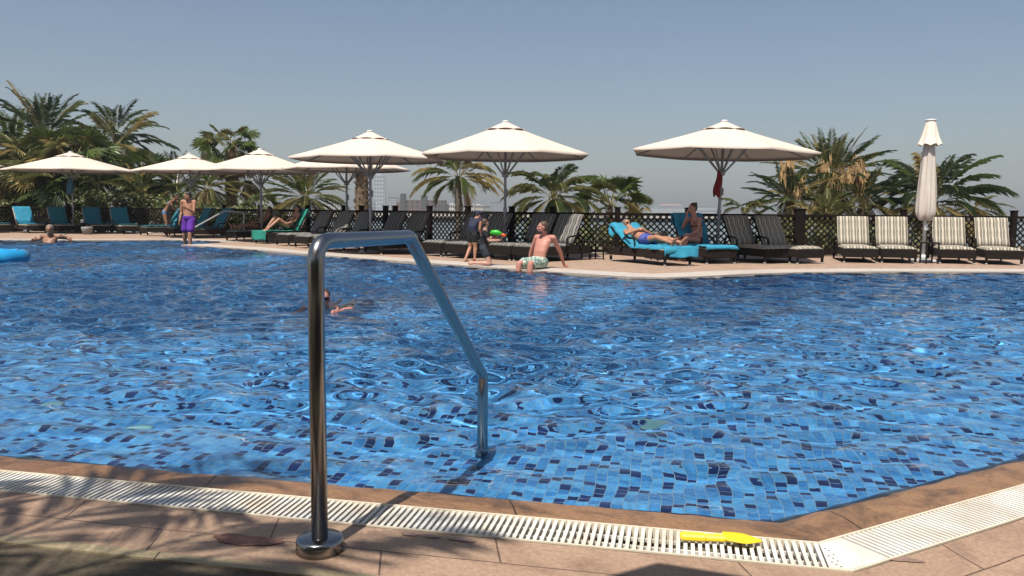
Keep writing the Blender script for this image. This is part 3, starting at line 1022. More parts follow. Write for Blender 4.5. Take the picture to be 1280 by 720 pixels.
# right side, in the sun
E = lounger(7.69, 17.65, 8.13, 19.3, 'sunlit striped lounger, first to the right of the tan dry palm clump')
Fl = lounger(8.51, 17.6, 9.02, 19.2, 'sunlit striped lounger just to the left of the closed parasol')
G = lounger(9.80, 17.6, 10.37, 19.2, 'sunlit striped lounger just to the right of the closed parasol')
Hh = lounger(10.68, 17.35, 11.25, 19.0, 'sunlit striped lounger closest to the right picture edge')
C_ = lounger(5.73, 17.2, 5.08, 18.8, 'shaded striped lounger just right of the parasol pole with the red cloth')
D_ = lounger(6.43, 17.2, 5.80, 18.8, 'shaded striped lounger, second from the pole with the red cloth')
Bq = lounger(4.43, 16.9, 3.90, 18.6, 'lounger under a teal towel where the woman in burgundy bikini sits')
Aq = make_lounger(R(34))
Aq.location = (3.38, 16.22, .0045); Aq.rotation_euler = (0, 0, math.atan2(17.85 - 16.22, 2.42 - 3.38) - math.pi / 2)
Aq['label'] = 'lounger under a bright blue towel carrying the man in sunglasses'; Aq['group'] = GRP
# the middle row
mid = []
def midl(px, Y, label):
    b = Vector((px_x(px, Y), Y)); d = Vector((-.70, -.714)) * 1.62
    f = b + d
    o = lounger(f.x, f.y, b.x, b.y, label); mid.append(o); return o
m1 = midl(717, 18.2, 'striped lounger with half sunlit backrest behind the seated man')
m2 = midl(684, 18.75, 'dark shaded striped lounger right of the parasol pole, behind the water gun')
m3 = midl(631, 19.3, 'dark shaded lounger whose backrest stands behind the central parasol pole')
m4 = midl(601, 20.0, 'dark shaded lounger partly hidden by the two boys')
m5 = midl(530, 20.6, 'dark striped lounger with a light backrest edge left of the boys')
m6 = midl(502, 21.3, 'dark striped lounger above the bend of the big steel handrail')
m7 = midl(463, 22.0, 'dark lounger whose backrest stands behind the second parasol pole')
m8 = midl(438, 23.2, 'dark lounger with pale seat left of the two overlapping parasol poles')
m9 = midl(412, 24.5, 'dark empty lounger next to the woman with raised knees')
m10 = midl(383, 26.0, 'lounger under a green towel carrying the woman with raised knees')
m11 = midl(345, 27.3, 'dark lounger carrying the person lying in the shade')
m12 = midl(289, 29.5, 'lounger with a teal towel behind the thin pale handrail')
m13 = midl(266, 30.5, 'lounger with a teal towel behind the man in purple shorts')
m14 = midl(232, 31.6, 'lounger with a teal towel between the bending woman and the man')
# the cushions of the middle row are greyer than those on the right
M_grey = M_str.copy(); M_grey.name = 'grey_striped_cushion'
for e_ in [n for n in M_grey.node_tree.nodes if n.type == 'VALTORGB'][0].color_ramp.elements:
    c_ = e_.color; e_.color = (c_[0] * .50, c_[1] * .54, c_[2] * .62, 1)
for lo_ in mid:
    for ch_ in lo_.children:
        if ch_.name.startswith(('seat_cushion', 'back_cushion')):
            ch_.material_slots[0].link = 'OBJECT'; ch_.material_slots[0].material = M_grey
lft = []
for px0, px1, lab in ((-28, 3, 'teal towelled lounger cut by the left picture edge'), (18, 46, 'lounger with the brightest teal towel, at the left picture edge'), (64, 86, 'teal towelled lounger just left of the pole with the teal bag'),
                      (109, 128, 'teal towelled lounger just right of the pole with the teal bag'), (143, 163, 'teal towelled lounger, last before the bending woman')):
    lft.append(lounger(px_x(px1, 32.3), 32.35, px_x(px0, 33.8), 33.85, lab))
towel(Bq, M_tealb, 'teal towel on the lounger of the woman in burgundy bikini', 2, side=.05, foot_drop=.05)
BA_ = BA; BA = R(34)
ta = towel(Aq, M_tealb, 'bright blue towel under the lying man, hanging over the side', 3, side=.10, foot_drop=.12, rough=1.6)
BA = BA_
towel(m10, M_green, 'green towel on the backrest behind the woman with raised knees', 4, side=.03)
towel(m12, M_teal, 'teal towel on the lounger behind the thin handrail', 5, side=.02)
towel(m13, M_teal, 'teal towel on the lounger behind the purple shorts', 6)
towel(m14, M_teal, 'teal towel right behind the bending woman', 7)
for k, (lo, lab) in enumerate(zip(lft, ('teal towel on the lounger cut by the left picture edge', 'brightest teal towel, on the lounger at the left edge', 'teal towel on the lounger left of the pole with the bag', 'teal towel on the lounger right of the pole with the bag', 'teal towel on the last lounger before the bending woman'))):
    towel(lo, M_tealb if k == 1 else M_teal, lab, 20 + k)
# the end of the blue towel hanging down beside the lying man
def hanging_towel(name, m, c0, c1, top, bottom, label, seed, bulge=.05):
    """cloth hanging in folds between two ground points"""
    rs = random.Random(seed); nx, nz = 16, 8; a = Vector(c0); b = Vector(c1); d = (b - a); n_ = Vector((d.y, -d.x)).normalized()
    vs = []
    for i in range(nz + 1):
        v = i / nz
        for j in range(nx + 1):
            u = j / nx
            p = a + d * u
            bz = bottom + (top - bottom) * (.10 * math.sin(u * 5 + 1) ** 2)
            fold = .022 * math.sin(u * 17 + seed) * v + bulge * v * math.sin(u * math.pi)
            q = p + n_ * fold
            vs.append((q.x, q.y, top * (1 - v) + bz * v))
    k = len(vs); vs += [(x - n_.x * .012, y - n_.y * .012, z) for x, y, z in vs]
    fs = []
    for i in range(nz):
        for j in range(nx):
            q = i * (nx + 1) + j; fs.append((q, q + 1, q + nx + 2, q + nx + 1)); fs.append((k + q, k + q + nx + 1, k + q + nx + 2, k + q + 1))
    for i in range(nz):
        for j in (0, nx):
            q = i * (nx + 1) + j; fs.append((q, q + nx + 1, k + q + nx + 1, k + q))
    for j in range(nx):
        for i in (0, nz):
            q = i * (nx + 1) + j; fs.append((q, q + 1, k + q + 1, k + q))
    mb = MB(); mb.add(vs, fs, 0, True)
    return tag(mb.build(name, m), label, 'towel')
fdir = Vector((.50, -.85)).normalized()
p0 = Vector((3.38, 16.22)) + Vector((-.33, -.12)); p1 = Vector((3.38, 16.22)) + Vector((.42, .08))
hanging_towel('towel', M_tealb, (p0.x, p0.y), (p1.x, p1.y), .40, .16, 'blue towel end bunched over the foot of the lying man\'s lounger', 5, .08)
gq = Vector((m10.location.x, m10.location.y))
hanging_towel('towel', M_green, (gq.x - .34, gq.y + .24), (gq.x + .30, gq.y - .42), .40, .10, 'green towel hanging over the lounger foot below the raised knees', 9, .05)

# ------------------------------------------------------------------ parasols
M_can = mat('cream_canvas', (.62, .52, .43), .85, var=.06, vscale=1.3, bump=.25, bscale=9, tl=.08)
# shade under the canopies painted as mauve brown on the cloth's inner side
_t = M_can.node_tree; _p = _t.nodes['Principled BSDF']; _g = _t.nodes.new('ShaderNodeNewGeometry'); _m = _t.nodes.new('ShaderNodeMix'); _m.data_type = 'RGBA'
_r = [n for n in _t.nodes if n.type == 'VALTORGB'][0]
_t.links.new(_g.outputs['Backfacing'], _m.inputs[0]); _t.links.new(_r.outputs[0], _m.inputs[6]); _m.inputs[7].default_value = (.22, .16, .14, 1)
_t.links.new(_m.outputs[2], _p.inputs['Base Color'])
M_pole = mat('pole_paint', (.24, .25, .27), .4, metal=.2)
M_polew = mat('pole_white', (.55, .55, .55), .45)
M_base = mat('parasol_base', (.42, .40, .38), .7, var=.1)
def parasol(name, label, x, y, dia, ze, za, hub, rot=0.0, pole=M_pole, group='open cream parasols', lean=(0, 0)):
    r = thing(name, label, 'parasol', (x, y, 0), 0, group)
    Rr = dia / 2; n = 8; sub = 6; k = 10
    # canopy: eight panels, slightly sagging between the ribs
    vs = []
    for i in range(k + 1):
        t_ = i / k
        rr = .36 * Rr * .48 + (Rr - .36 * Rr * .48) * t_
        z_ = za - .17 - (za - .17 - ze) * (t_ ** .93)
        for a in range(n * sub):
            an = 2 * math.pi * a / (n * sub) + rot
            f = (a % sub) / sub
            ph = abs(f - .5) * 2                       # 1 on the rib, 0 in the middle of a panel
            ang = (f - .5) * 2 * math.pi / n
            re = rr * math.cos(math.pi / n) / math.cos(ang)
            sag = .012 * (1 - ph ** 2) * math.sin(min(1, t_ * 1.1) * math.pi * .55)
            re *= 1 - .010 * (1 - ph ** 2) * t_
            vs.append((re * math.cos(an), re * math.sin(an), z_ - sag * .7))
    N_ = n * sub
    # short valance turned down at the rim
    for a in range(N_):
        x_, y_, z_ = vs[k * N_ + a]; vs.append((x_ * .995, y_ * .995, z_ - .045))
    k2 = k + 1
    fs = [(i * N_ + a, i * N_ + (a + 1) % N_, (i + 1) * N_ + (a + 1) % N_, (i + 1) * N_ + a) for i in range(k2) for a in range(N_)]
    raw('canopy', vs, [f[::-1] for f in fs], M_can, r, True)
    # vent cap on top with a wavy rim
    mb = MB(); vs = []; rc = .37 * Rr * .62
    for i in range(5):
        t_ = i / 4
        for a in range(N_):
            an = 2 * math.pi * a / N_ + rot; f = (a % sub) / sub; ph = abs(f - .5) * 2
            rr = .05 + (rc - .05) * t_
            vs.append((rr * math.cos(an), rr * math.sin(an), za - .012 - .190 * t_ ** 1.0 + (.020 * (1 - ph ** 2) if t_ > .9 else 0)))
    fs = [(i * N_ + a, i * N_ + (a + 1) % N_, (i + 1) * N_ + (a + 1) % N_, (i + 1) * N_ + a) for i in range(4) for a in range(N_)]
    fs.append(tuple(range(N_)))
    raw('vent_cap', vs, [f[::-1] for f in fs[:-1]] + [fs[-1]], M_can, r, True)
    mb = MB(); mb.lathe([(.02, -.02), (.07, -.02), (.08, .0), (.07, .022), (.02, .03)], (0, 0, za), 16); mb.build('finial', M_polew, r)
    mb = MB(); mb.tube([(0, 0, .04), (0, 0, za - .03)], .032, 14); mb.lathe([(.04, 0), (.045, .03), (.045, .1), (.04, .13)], (0, 0, 1.02), 14)
    mb.build('pole', pole, r)
    mb = MB(); mb.lathe([(.04, -.07), (.075, -.06), (.085, 0), (.06, .06), (.035, .07)], (0, 0, hub), 14); mb.build('hub', pole, r)
    mb = MB(); mb.box((.05, 0, 0), (.035, .05, .16), bev=.006); mb.build('crank_box', pole, r, (0, 0, hub - .42))
    for a in range(n):
        an = 2 * math.pi * (a) / n + rot
        c, s = math.cos(an), math.sin(an)
        zt = lambda q: za - .17 - (za - .17 - ze) * (max(0, (q * Rr - .36 * Rr * .48) / (Rr - .36 * Rr * .48)) ** .93) - .03
        mb = MB(); mb.bar((c * .04, s * .04, za - .16), (c * Rr * .20, s * Rr * .20, zt(.20)), .02, .03); mb.bar((c * Rr * .20, s * Rr * .20, zt(.20)), (c * Rr * .97, s * Rr * .97, zt(.97)), .02, .03)
        ro = mb.build('rib', pole, r)
        mb = MB(); mb.bar((c * .06, s * .06, hub), (c * Rr * .37, s * Rr * .37, zt(.37) - .01), .022, .034); mb.build('strut', pole, ro)
    mb = MB(); mb.box((0, 0, .045), (.50, .50, .07), bev=.02); mb.lathe([(.06, .08), (.05, .2), (.038, .22)], (0, 0, 0), 14); mb.build('base', M_base, r)
    r.rotation_euler = (lean[0], lean[1], 0)
    return r
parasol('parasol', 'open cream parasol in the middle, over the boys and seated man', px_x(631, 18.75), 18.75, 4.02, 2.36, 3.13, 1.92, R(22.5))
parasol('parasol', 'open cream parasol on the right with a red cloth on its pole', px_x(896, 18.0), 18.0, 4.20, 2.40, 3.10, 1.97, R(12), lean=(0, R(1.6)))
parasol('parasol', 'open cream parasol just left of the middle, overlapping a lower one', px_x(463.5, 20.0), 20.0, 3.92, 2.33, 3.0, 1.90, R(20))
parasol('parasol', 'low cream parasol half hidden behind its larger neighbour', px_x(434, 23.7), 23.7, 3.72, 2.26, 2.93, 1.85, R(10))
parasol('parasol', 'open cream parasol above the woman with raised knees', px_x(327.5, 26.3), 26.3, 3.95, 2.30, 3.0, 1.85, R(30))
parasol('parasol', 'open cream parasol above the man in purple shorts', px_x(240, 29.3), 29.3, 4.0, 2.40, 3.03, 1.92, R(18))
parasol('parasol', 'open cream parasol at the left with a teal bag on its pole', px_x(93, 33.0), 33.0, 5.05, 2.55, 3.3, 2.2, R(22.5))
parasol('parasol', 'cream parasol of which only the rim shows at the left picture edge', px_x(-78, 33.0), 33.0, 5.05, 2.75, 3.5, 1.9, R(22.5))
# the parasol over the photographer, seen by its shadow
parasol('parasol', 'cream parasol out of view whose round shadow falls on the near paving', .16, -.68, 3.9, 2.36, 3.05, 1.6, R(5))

# closed parasol
cx_, cy_ = px_x(1155, 18.25), 18.25
cp = thing('closed_parasol', 'closed pale parasol wrapped in its own cloth beside the small table', 'parasol', (cx_, cy_, 0))
M_clo = mat('grey_canvas', (.52, .46, .40), .85, var=.06, vscale=4, bump=.2, bscale=60)
mb = MB(); vs = []; n_ = 48; rows = [(2.74, .10), (2.6, .12), (2.45, .14), (2.2, .158), (1.95, .18), (1.7, .20), (1.5, .212), (1.3, .22), (1.15, .218), (1.04, .20), (.98, .165), (.96, .08)]
for z_, r_ in rows:
    for a in range(n_):
        an = 2 * math.pi * a / n_
        f = 1 + .09 * math.sin(an * 7 + z_ * 1.2) + .05 * math.sin(an * 12 - z_ * 2.0) + .03 * math.sin(an * 3 + z_ * 5)
        vs.append((r_ * .92 * f * math.cos(an), r_ * f * math.sin(an) * .9, z_ + (.03 * math.sin(an * 5) if z_ < 1.1 else 0)))
fs = [(i * n_ + a, i * n_ + (a + 1) % n_, (i + 1) * n_ + (a + 1) % n_, (i + 1) * n_ + a) for i in range(len(rows) - 1) for a in range(n_)]
fs.append(tuple((len(rows) - 1) * n_ + a for a in range(n_)))
mb.add(vs, fs, 0, True); mb.build('folded_canopy', M_clo, cp)
mb = MB(); vs = []; rows = [(3.17, .10), (3.10, .115), (2.95, .15), (2.80, .185), (2.70, .22), (2.64, .245)]
for z_, r_ in rows:
    for a in range(n_):
        an = 2 * math.pi * a / n_; k_ = (3.17 - z_) / .55
        f = 1 + .10 * k_ * math.cos(an * 8)
        vs.append((r_ * f * math.cos(an), r_ * f * math.sin(an), z_ + .02 * k_ * math.cos(an * 8)))
fs = [(i * n_ + a, i * n_ + (a + 1) % n_, (i + 1) * n_ + (a + 1) % n_, (i + 1) * n_ + a) for i in range(len(rows) - 1) for a in range(n_)]
mb.add(vs, fs, 0, True); mb.build('vent_cap', mat('cream_cap', (.70, .60, .50), .85, var=.04), cp)
mb = MB(); mb.lathe([(.10, -.02), (.12, 0), (.11, .025), (.03, .035)], (0, 0, 3.18), 20); mb.build('finial', M_polew, cp)
mb = MB(); mb.tube([(0, 0, .03), (0, 0, 3.15)], .036, 14); mb.box((.01, -.03, .80), (.07, .07, .16), bev=.01); mb.build('pole', M_polew, cp)
mb = MB(); mb.box((0, 0, .035), (.46, .46, .06), bev=.015); mb.lathe([(.08, .065), (.07, .15), (.04, .17)], (0, 0, 0), 14); mb.build('base', M_polew, cp)

# ------------------------------------------------------------------ small things
def side_table(x, y, label, s=.38, h=.46, m=None, rz=0):
    r = thing('side_table', label, 'side table', (x, y, 0.003), rz, 'small dark side tables')
    mb = MB(); mb.box((0, 0, h - .015), (s, s, .03), bev=.008); mb.build('tabletop', M_wick, r)
    for sx in (-1, 1):
        for sy in (-1, 1):
            mb = MB(); mb.box((0, 0, (h - .035) / 2), (.03, .03, h - .035), bev=.005); mb.build('leg', M_wick, r, (sx * (s / 2 - .02), sy * (s / 2 - .02), 0))
    return r
side_table(9.24, 17.72, 'small dark side table in front of the closed parasol', .30, .47)
side_table(px_x(655, 17.2) - .1, 18.6, 'small dark side table right of the central parasol pole', .36, .45)
side_table(px_x(742, 18.0), 18.2, 'small dark side table left of the lying man', .40, .42, rz=.4)
side_table(3.36, 18.12, 'small dark side table under the straw beach bag', .36, .42, rz=.3)
side_table(px_x(105, 32.4), 32.3, 'small side table by the left parasol among teal loungers', .38, .42)
# cup on the deck at the left, small pot
def cup(x, y, z, label, m, r_=.045, h_=.11, cat='cup', name='cup'):
    mb = MB(); mb.lathe([(r_ * .8, 0), (r_, h_), (r_ * .9, h_), (r_ * .72, .01)], (0, 0, 0), 14)
    return tag(mb.build(name, m, None, (x, y, z)), label, cat)
p = gp(196, 292.5); cup(p.x, p.y - .6, .002, 'white cup standing on the deck by the bending woman', mat('cup_white', (.75, .74, .7), .4), .09, .17)
cup(px_x(105, 32.4) + .02, 32.3, .424, 'white cup on the side table by the left parasol', MATS['cup_white'], .07, .15)
p = gp(88, 293.5)
mb = MB(); mb.lathe([(.16, 0), (.21, .22), (.21, .3), (.19, .3), (.15, .02)], (0, 0, 0), 18)
tag(mb.build('bucket', mat('grey_bucket', (.25, .24, .22), .6), None, (px_x(106, 31.2), 31.4, .002)), 'grey bucket on the deck between teal loungers', 'bucket')
mb = MB()
for k in range(2):
    mb.box((k * .13 - .06, .02 * k, .02), (.10, .26, .03), Matrix.Rotation(.3 * k - .1, 3, 'Z'), bev=.012)
tag(mb.build('sandals', mat('sandal', (.5, .45, .38), .7), None, (px_x(82, 30.8), 30.6, .004)), 'pair of pale sandals on the deck behind the bathing man', 'sandals')

# red cloth on the right parasol pole
M_red = mat('red_cloth', (.22, .012, .018), .9, var=.3, vscale=12, bump=.5, bscale=40)
qx = px_x(896, 17.93)
def hanging_bundle(name, x, y, z0, z1, w_, m, label, cat, seed, dpt=.10, strands=3):
    rs = random.Random(seed); mb = MB()
    vs = []; n_ = 22; rows = 12
    for i in range(rows + 1):
        v = i / rows; z_ = z1 + (z0 - z1) * v
        prof = .35 + .65 * math.sin(min(1, v * 1.5) * math.pi / 2) - .25 * max(0, v - .7)
        for a in range(n_):
            an = 2 * math.pi * a / n_
            f = 1 + .22 * math.sin(an * 5 + v * 3 + seed) + .1 * math.sin(an * 9 - v * 4)
            vs.append((x + w_ / 2 * prof * f * math.cos(an) + .02 * math.sin(v * 6), y + dpt / 2 * prof * f * math.sin(an), z_ + .05 * math.sin(an * 3 + seed) * v))
    fs = [(i * n_ + a, i * n_ + (a + 1) % n_, (i + 1) * n_ + (a + 1) % n_, (i + 1) * n_ + a) for i in range(rows) for a in range(n_)]
    fs += [tuple(range(n_)), tuple(rows * n_ + a for a in range(n_))]
    mb.add(vs, fs, 0, True)
    return tag(mb.build(name, m), label, cat)
hanging_bundle('red_cloth', qx - .03, 17.88, 1.45, 2.0, .15, M_red, 'dark red cloth hanging from the right parasol pole', 'cloth', 2)
o = hanging_bundle('teal_bag', px_x(91.5, 32.9), 32.86, 1.62, 2.22, .27, mat('teal_bag', (.02, .13, .22), .7, var=.15), 'teal bag hanging from the left parasol pole', 'bag', 4, .12)

# blue float
fp = gp(14, 328, WZ)
mb = MB()
vs = []; nu, nv = 48, 16
for i in range(nu):
    a = 2 * math.pi * i / nu
    for j in range(nv):
        b_ = 2 * math.pi * j / nv
        Rm = .50; rm = .155 * (1 + .05 * math.cos(a * 10))
        vs.append(((Rm + rm * math.cos(b_)) * math.cos(a), (Rm + rm * math.cos(b_)) * math.sin(a) * .9, rm * math.sin(b_) + .09))
fs = [(i * nv + j, ((i + 1) % nu) * nv + j, ((i + 1) % nu) * nv + (j + 1) % nv, i * nv + (j + 1) % nv) for i in range(nu) for j in range(nv)]
mb.add(vs, fs, 0, True)
ring = mb.build('swim_ring', mat('blue_vinyl', (.02, .33, .66), .18, var=.1), None, (fp.x - .62, fp.y + .45, WZ - .02))
mb = MB(); mb.lathe([(.008, -.01), (.010, .02), (.014, .024), (.014, .03)], (.50, -.05, .24), 10); mb.build('valve', mat('valve_white', (.6, .7, .75), .4), ring)
tag(ring, 'glossy blue inflatable ring floating at the left picture edge', 'swim ring')
# ------------------------------------------------------------------ people
def skin(name, c): return mat(name, c, .5, var=.10, vscale=9, sss=.0, spec=.35)
M_sk1 = skin('skin_tan', (.47, .235, .145)); M_sk2 = skin('skin_pale', (.62, .36, .27)); M_sk3 = skin('skin_brown', (.33, .165, .10)); M_sk4 = skin('skin_red', (.60, .27, .20))
M_hair = mat('hair_dark', (.022, .015, .012), .6, var=.4, vscale=40); M_hairb = mat('hair_brown', (.085, .045, .025), .6, var=.4, vscale=40); M_hairg = mat('hair_grey', (.20, .17, .15), .7, var=.3, vscale=40)
M_eye = mat('eye_dark', (.03, .02, .02), .3); M_lip = mat('lip', (.36, .12, .10), .5)
M_shade = mat('sunglasses', (.008, .008, .010), .12)

def V(*a): return Vector(a)
def loft(mb, secs, n=18):
    """closed body made of elliptical sections (centre, side vector, depth vector)"""
    vs = []
    for c, a, b in secs:
        for k in range(n):
            t_ = 2 * math.pi * k / n
            vs.append(c + a * math.cos(t_) + b * math.sin(t_))
    fs = [(i * n + k, i * n + (k + 1) % n, (i + 1) * n + (k + 1) % n, (i + 1) * n + k) for i in range(len(secs) - 1) for k in range(n)]
    fs += [tuple(range(n - 1, -1, -1)), tuple((len(secs) - 1) * n + k for k in range(n))]
    mb.add(vs, fs, 0, True)
def ball(mb, c, r, M=None, nu=14, nv=10):
    r = r if isinstance(r, (tuple, list)) else (r, r, r)
    vs = []; c = Vector(c)
    for i in range(1, nv):
        ph = math.pi * i / nv
        for k in range(nu):
            th = 2 * math.pi * k / nu
            v = Vector((r[0] * math.sin(ph) * math.cos(th), r[1] * math.sin(ph) * math.sin(th), r[2] * math.cos(ph)))
            vs.append(c + (M @ v if M is not None else v))
    fs = [(i * nu + k, i * nu + (k + 1) % nu, (i + 1) * nu + (k + 1) % nu, (i + 1) * nu + k) for i in range(nv - 2) for k in range(nu)]
    fs += [tuple(range(nu - 1, -1, -1)), tuple((nv - 2) * nu + k for k in range(nu))]
    mb.add(vs, fs, 0, True)
def fuse(mb, name, m, parent, vox=.011, smooth=4, sub=None):
    """union of overlapping volumes as one continuous skin"""
    o = mb.build(name, m, None)
    r = o.modifiers.new('r', 'REMESH'); r.mode = 'VOXEL'; r.voxel_size = vox; r.use_smooth_shade = True
    s = o.modifiers.new('s', 'SMOOTH'); s.factor = .5; s.iterations = smooth
    dg = bpy.context.evaluated_depsgraph_get()
    me = bpy.data.meshes.new_from_object(o.evaluated_get(dg))
    me.name = name
    old = o.data; o.modifiers.clear(); o.data = me
    bpy.data.meshes.remove(old)
    if not me.materials: me.materials.append(m)
    me.polygons.foreach_set('use_smooth', [True] * len(me.polygons))
    if parent is not None: o.parent = parent
    return o
def basis(fwd, up=Vector((0, 0, 1))):
    f = Vector(fwd).normalized(); s = f.cross(up)
    if s.length < 1e-3: s = Vector((1, 0, 0))
    s.normalize(); u = s.cross(f)
    return Matrix((s, f, u)).transposed()        # x = right, y = forward, z = up
def limb(mb, pts, rs, n=14):
    P = []; Q = []
    for i in range(len(pts) - 1):
        a, b = Vector(pts[i]), Vector(pts[i + 1])
        k = 5
        for j in range(k):
            t_ = j / k; P.append(a.lerp(b, t_)); Q.append(rs[i] * (1 - t_) + rs[i + 1] * t_)
    P.append(Vector(pts[-1])); Q.append(rs[-1])
    mb.tube(P, Q, n)
    for p, r in zip(pts, rs): ball(mb, p, r * .98, nu=12, nv=8)
def hand(mb, wrist, d, palm_n, s=1.0, curl=.35, thumb=1):
    """palm with four unequal bent fingers and a thumb at its side"""
    d = Vector(d).normalized(); n = Vector(palm_n); n = (n - d * n.dot(d)).normalized(); w = d.cross(n)
    M = Matrix((w, d, n)).transposed()
    c = Vector(wrist) + d * .048 * s
    ball(mb, c, (.040 * s, .052 * s, .017 * s), M, 12, 8)
    for k, (off, ln) in enumerate(((-.028, .062), (-.010, .074), (.009, .070), (.027, .056))):
        p = Vector(wrist) + d * .088 * s + w * off * s; dd = d.copy(); P = [p - d * .02 * s]
        a = 0
        for j, f in enumerate((.42, .32, .26)):
            a += curl * (.5 if j == 0 else 1)
            dd = d * math.cos(a) + n * math.sin(a)
            P.append(P[-1] + dd * (ln * f + (.02 if j == 0 else 0)) * s)
        mb.tube(P, [.0095 * s, .0088 * s, .008 * s, .0066 * s], 8)
    p = Vector(wrist) + d * .022 * s + w * -.03 * s * thumb
    t1 = p + (d * .6 - w * .75 * thumb).normalized() * .038 * s; t2 = t1 + (d * .85 - w * .4 * thumb + n * .25).normalized() * .030 * s
    mb.tube([p, t1, t2], [.013 * s, .0105 * s, .008 * s], 8)
def foot(mb, ankle, d, sole, s=1.0):
    d = Vector(d).normalized(); u = -Vector(sole).normalized(); u = (u - d * u.dot(d)).normalized(); w = d.cross(u)
    M = Matrix((w, d, u)).transposed(); a = Vector(ankle)
    ball(mb, a - u * .04 * s - d * .03 * s, (.033 * s, .04 * s, .035 * s), M, 12, 8)
    ball(mb, a - u * .035 * s + d * .06 * s, (.040 * s, .09 * s, .030 * s), M, 12, 8)
    ball(mb, a - u * .05 * s + d * .13 * s, (.046 * s, .05 * s, .020 * s), M, 12, 8)
    for k in range(5):
        q = a - u * .052 * s + d * (.175 - .012 * k) * s + w * (-.034 + .017 * k) * s
        ball(mb, q, ((.011 if k == 0 else .008) * s, .018 * s, .010 * s), M, 8, 6)
def head(mb, c, M, s=1.0):
    def at(x, y, z): return Vector(c) + M @ Vector((x * s, y * s, z * s))
    ball(mb, at(0, -.012, .025), (.074 * s, .094 * s, .088 * s), M, 18, 14)
    ball(mb, at(0, .022, -.035), (.058 * s, .066 * s, .075 * s), M, 16, 12)
    ball(mb, at(0, .055, -.088), (.028 * s, .026 * s, .022 * s), M, 10, 8)
    mb.tube([at(0, .088, .018), at(0, .108, -.024), at(0, .092, -.034)], [.010 * s, .015 * s, .013 * s], 8)
    ball(mb, at(0, .083, .030), (.045 * s, .016 * s, .010 * s), M, 10, 6)
    for sg in (-1, 1):
        ball(mb, at(sg * .076, -.004, -.004), (.010 * s, .020 * s, .032 * s), M, 8, 8)
        ball(mb, at(sg * .036, .066, -.020), (.024 * s, .020 * s, .020 * s), M, 8, 6)
def face(parent, c, M, s=1.0, glasses=False):
    def at(x, y, z): return Vector(c) + M @ Vector((x * s, y * s, z * s))
    if glasses:
        mb = MB()
        for sg in (-1, 1):
            mb.box(at(sg * .034, .094, .008), (.054 * s, .010 * s, .036 * s), M, bev=.006)
            mb.bar(at(sg * .060, .090, .012), at(sg * .078, .0, .012), .005 * s, .008 * s)
        mb.bar(at(-.01, .098, .016), at(.01, .098, .016), .006, .006)
        mb.build('sunglasses', M_shade, parent)
    else:
        for sg in (-1, 1):
            mb = MB(); ball(mb, at(sg * .032, .080, .006), (.013 * s, .010 * s, .008 * s), M, 10, 6); mb.build('eye', M_eye, parent)
    mb = MB(); ball(mb, at(0, .086, -.056), (.024 * s, .010 * s, .008 * s), M, 10, 6); mb.build('mouth', M_lip, parent)
def hair(parent, c, M, m, s=1.0, kind='short'):
    def at(x, y, z): return Vector(c) + M @ Vector((x * s, y * s, z * s))
    mb = MB()
    ball(mb, at(0, -.028, .045), (.082 * s, .092 * s, .082 * s), M, 18, 12)
    ball(mb, at(0, -.055, -.005), (.074 * s, .060 * s, .075 * s), M, 14, 10)
    if kind == 'bun':
        ball(mb, at(0, -.095, .085), (.042 * s, .04 * s, .04 * s), M, 12, 8)
    if kind == 'long':
        mb.tube([at(0, -.07, .02), at(0, -.10, -.08), at(0, -.085, -.19)], [.065 * s, .055 * s, .03 * s], 12)
    fuse(mb, 'hair', m, parent, .011, 2)
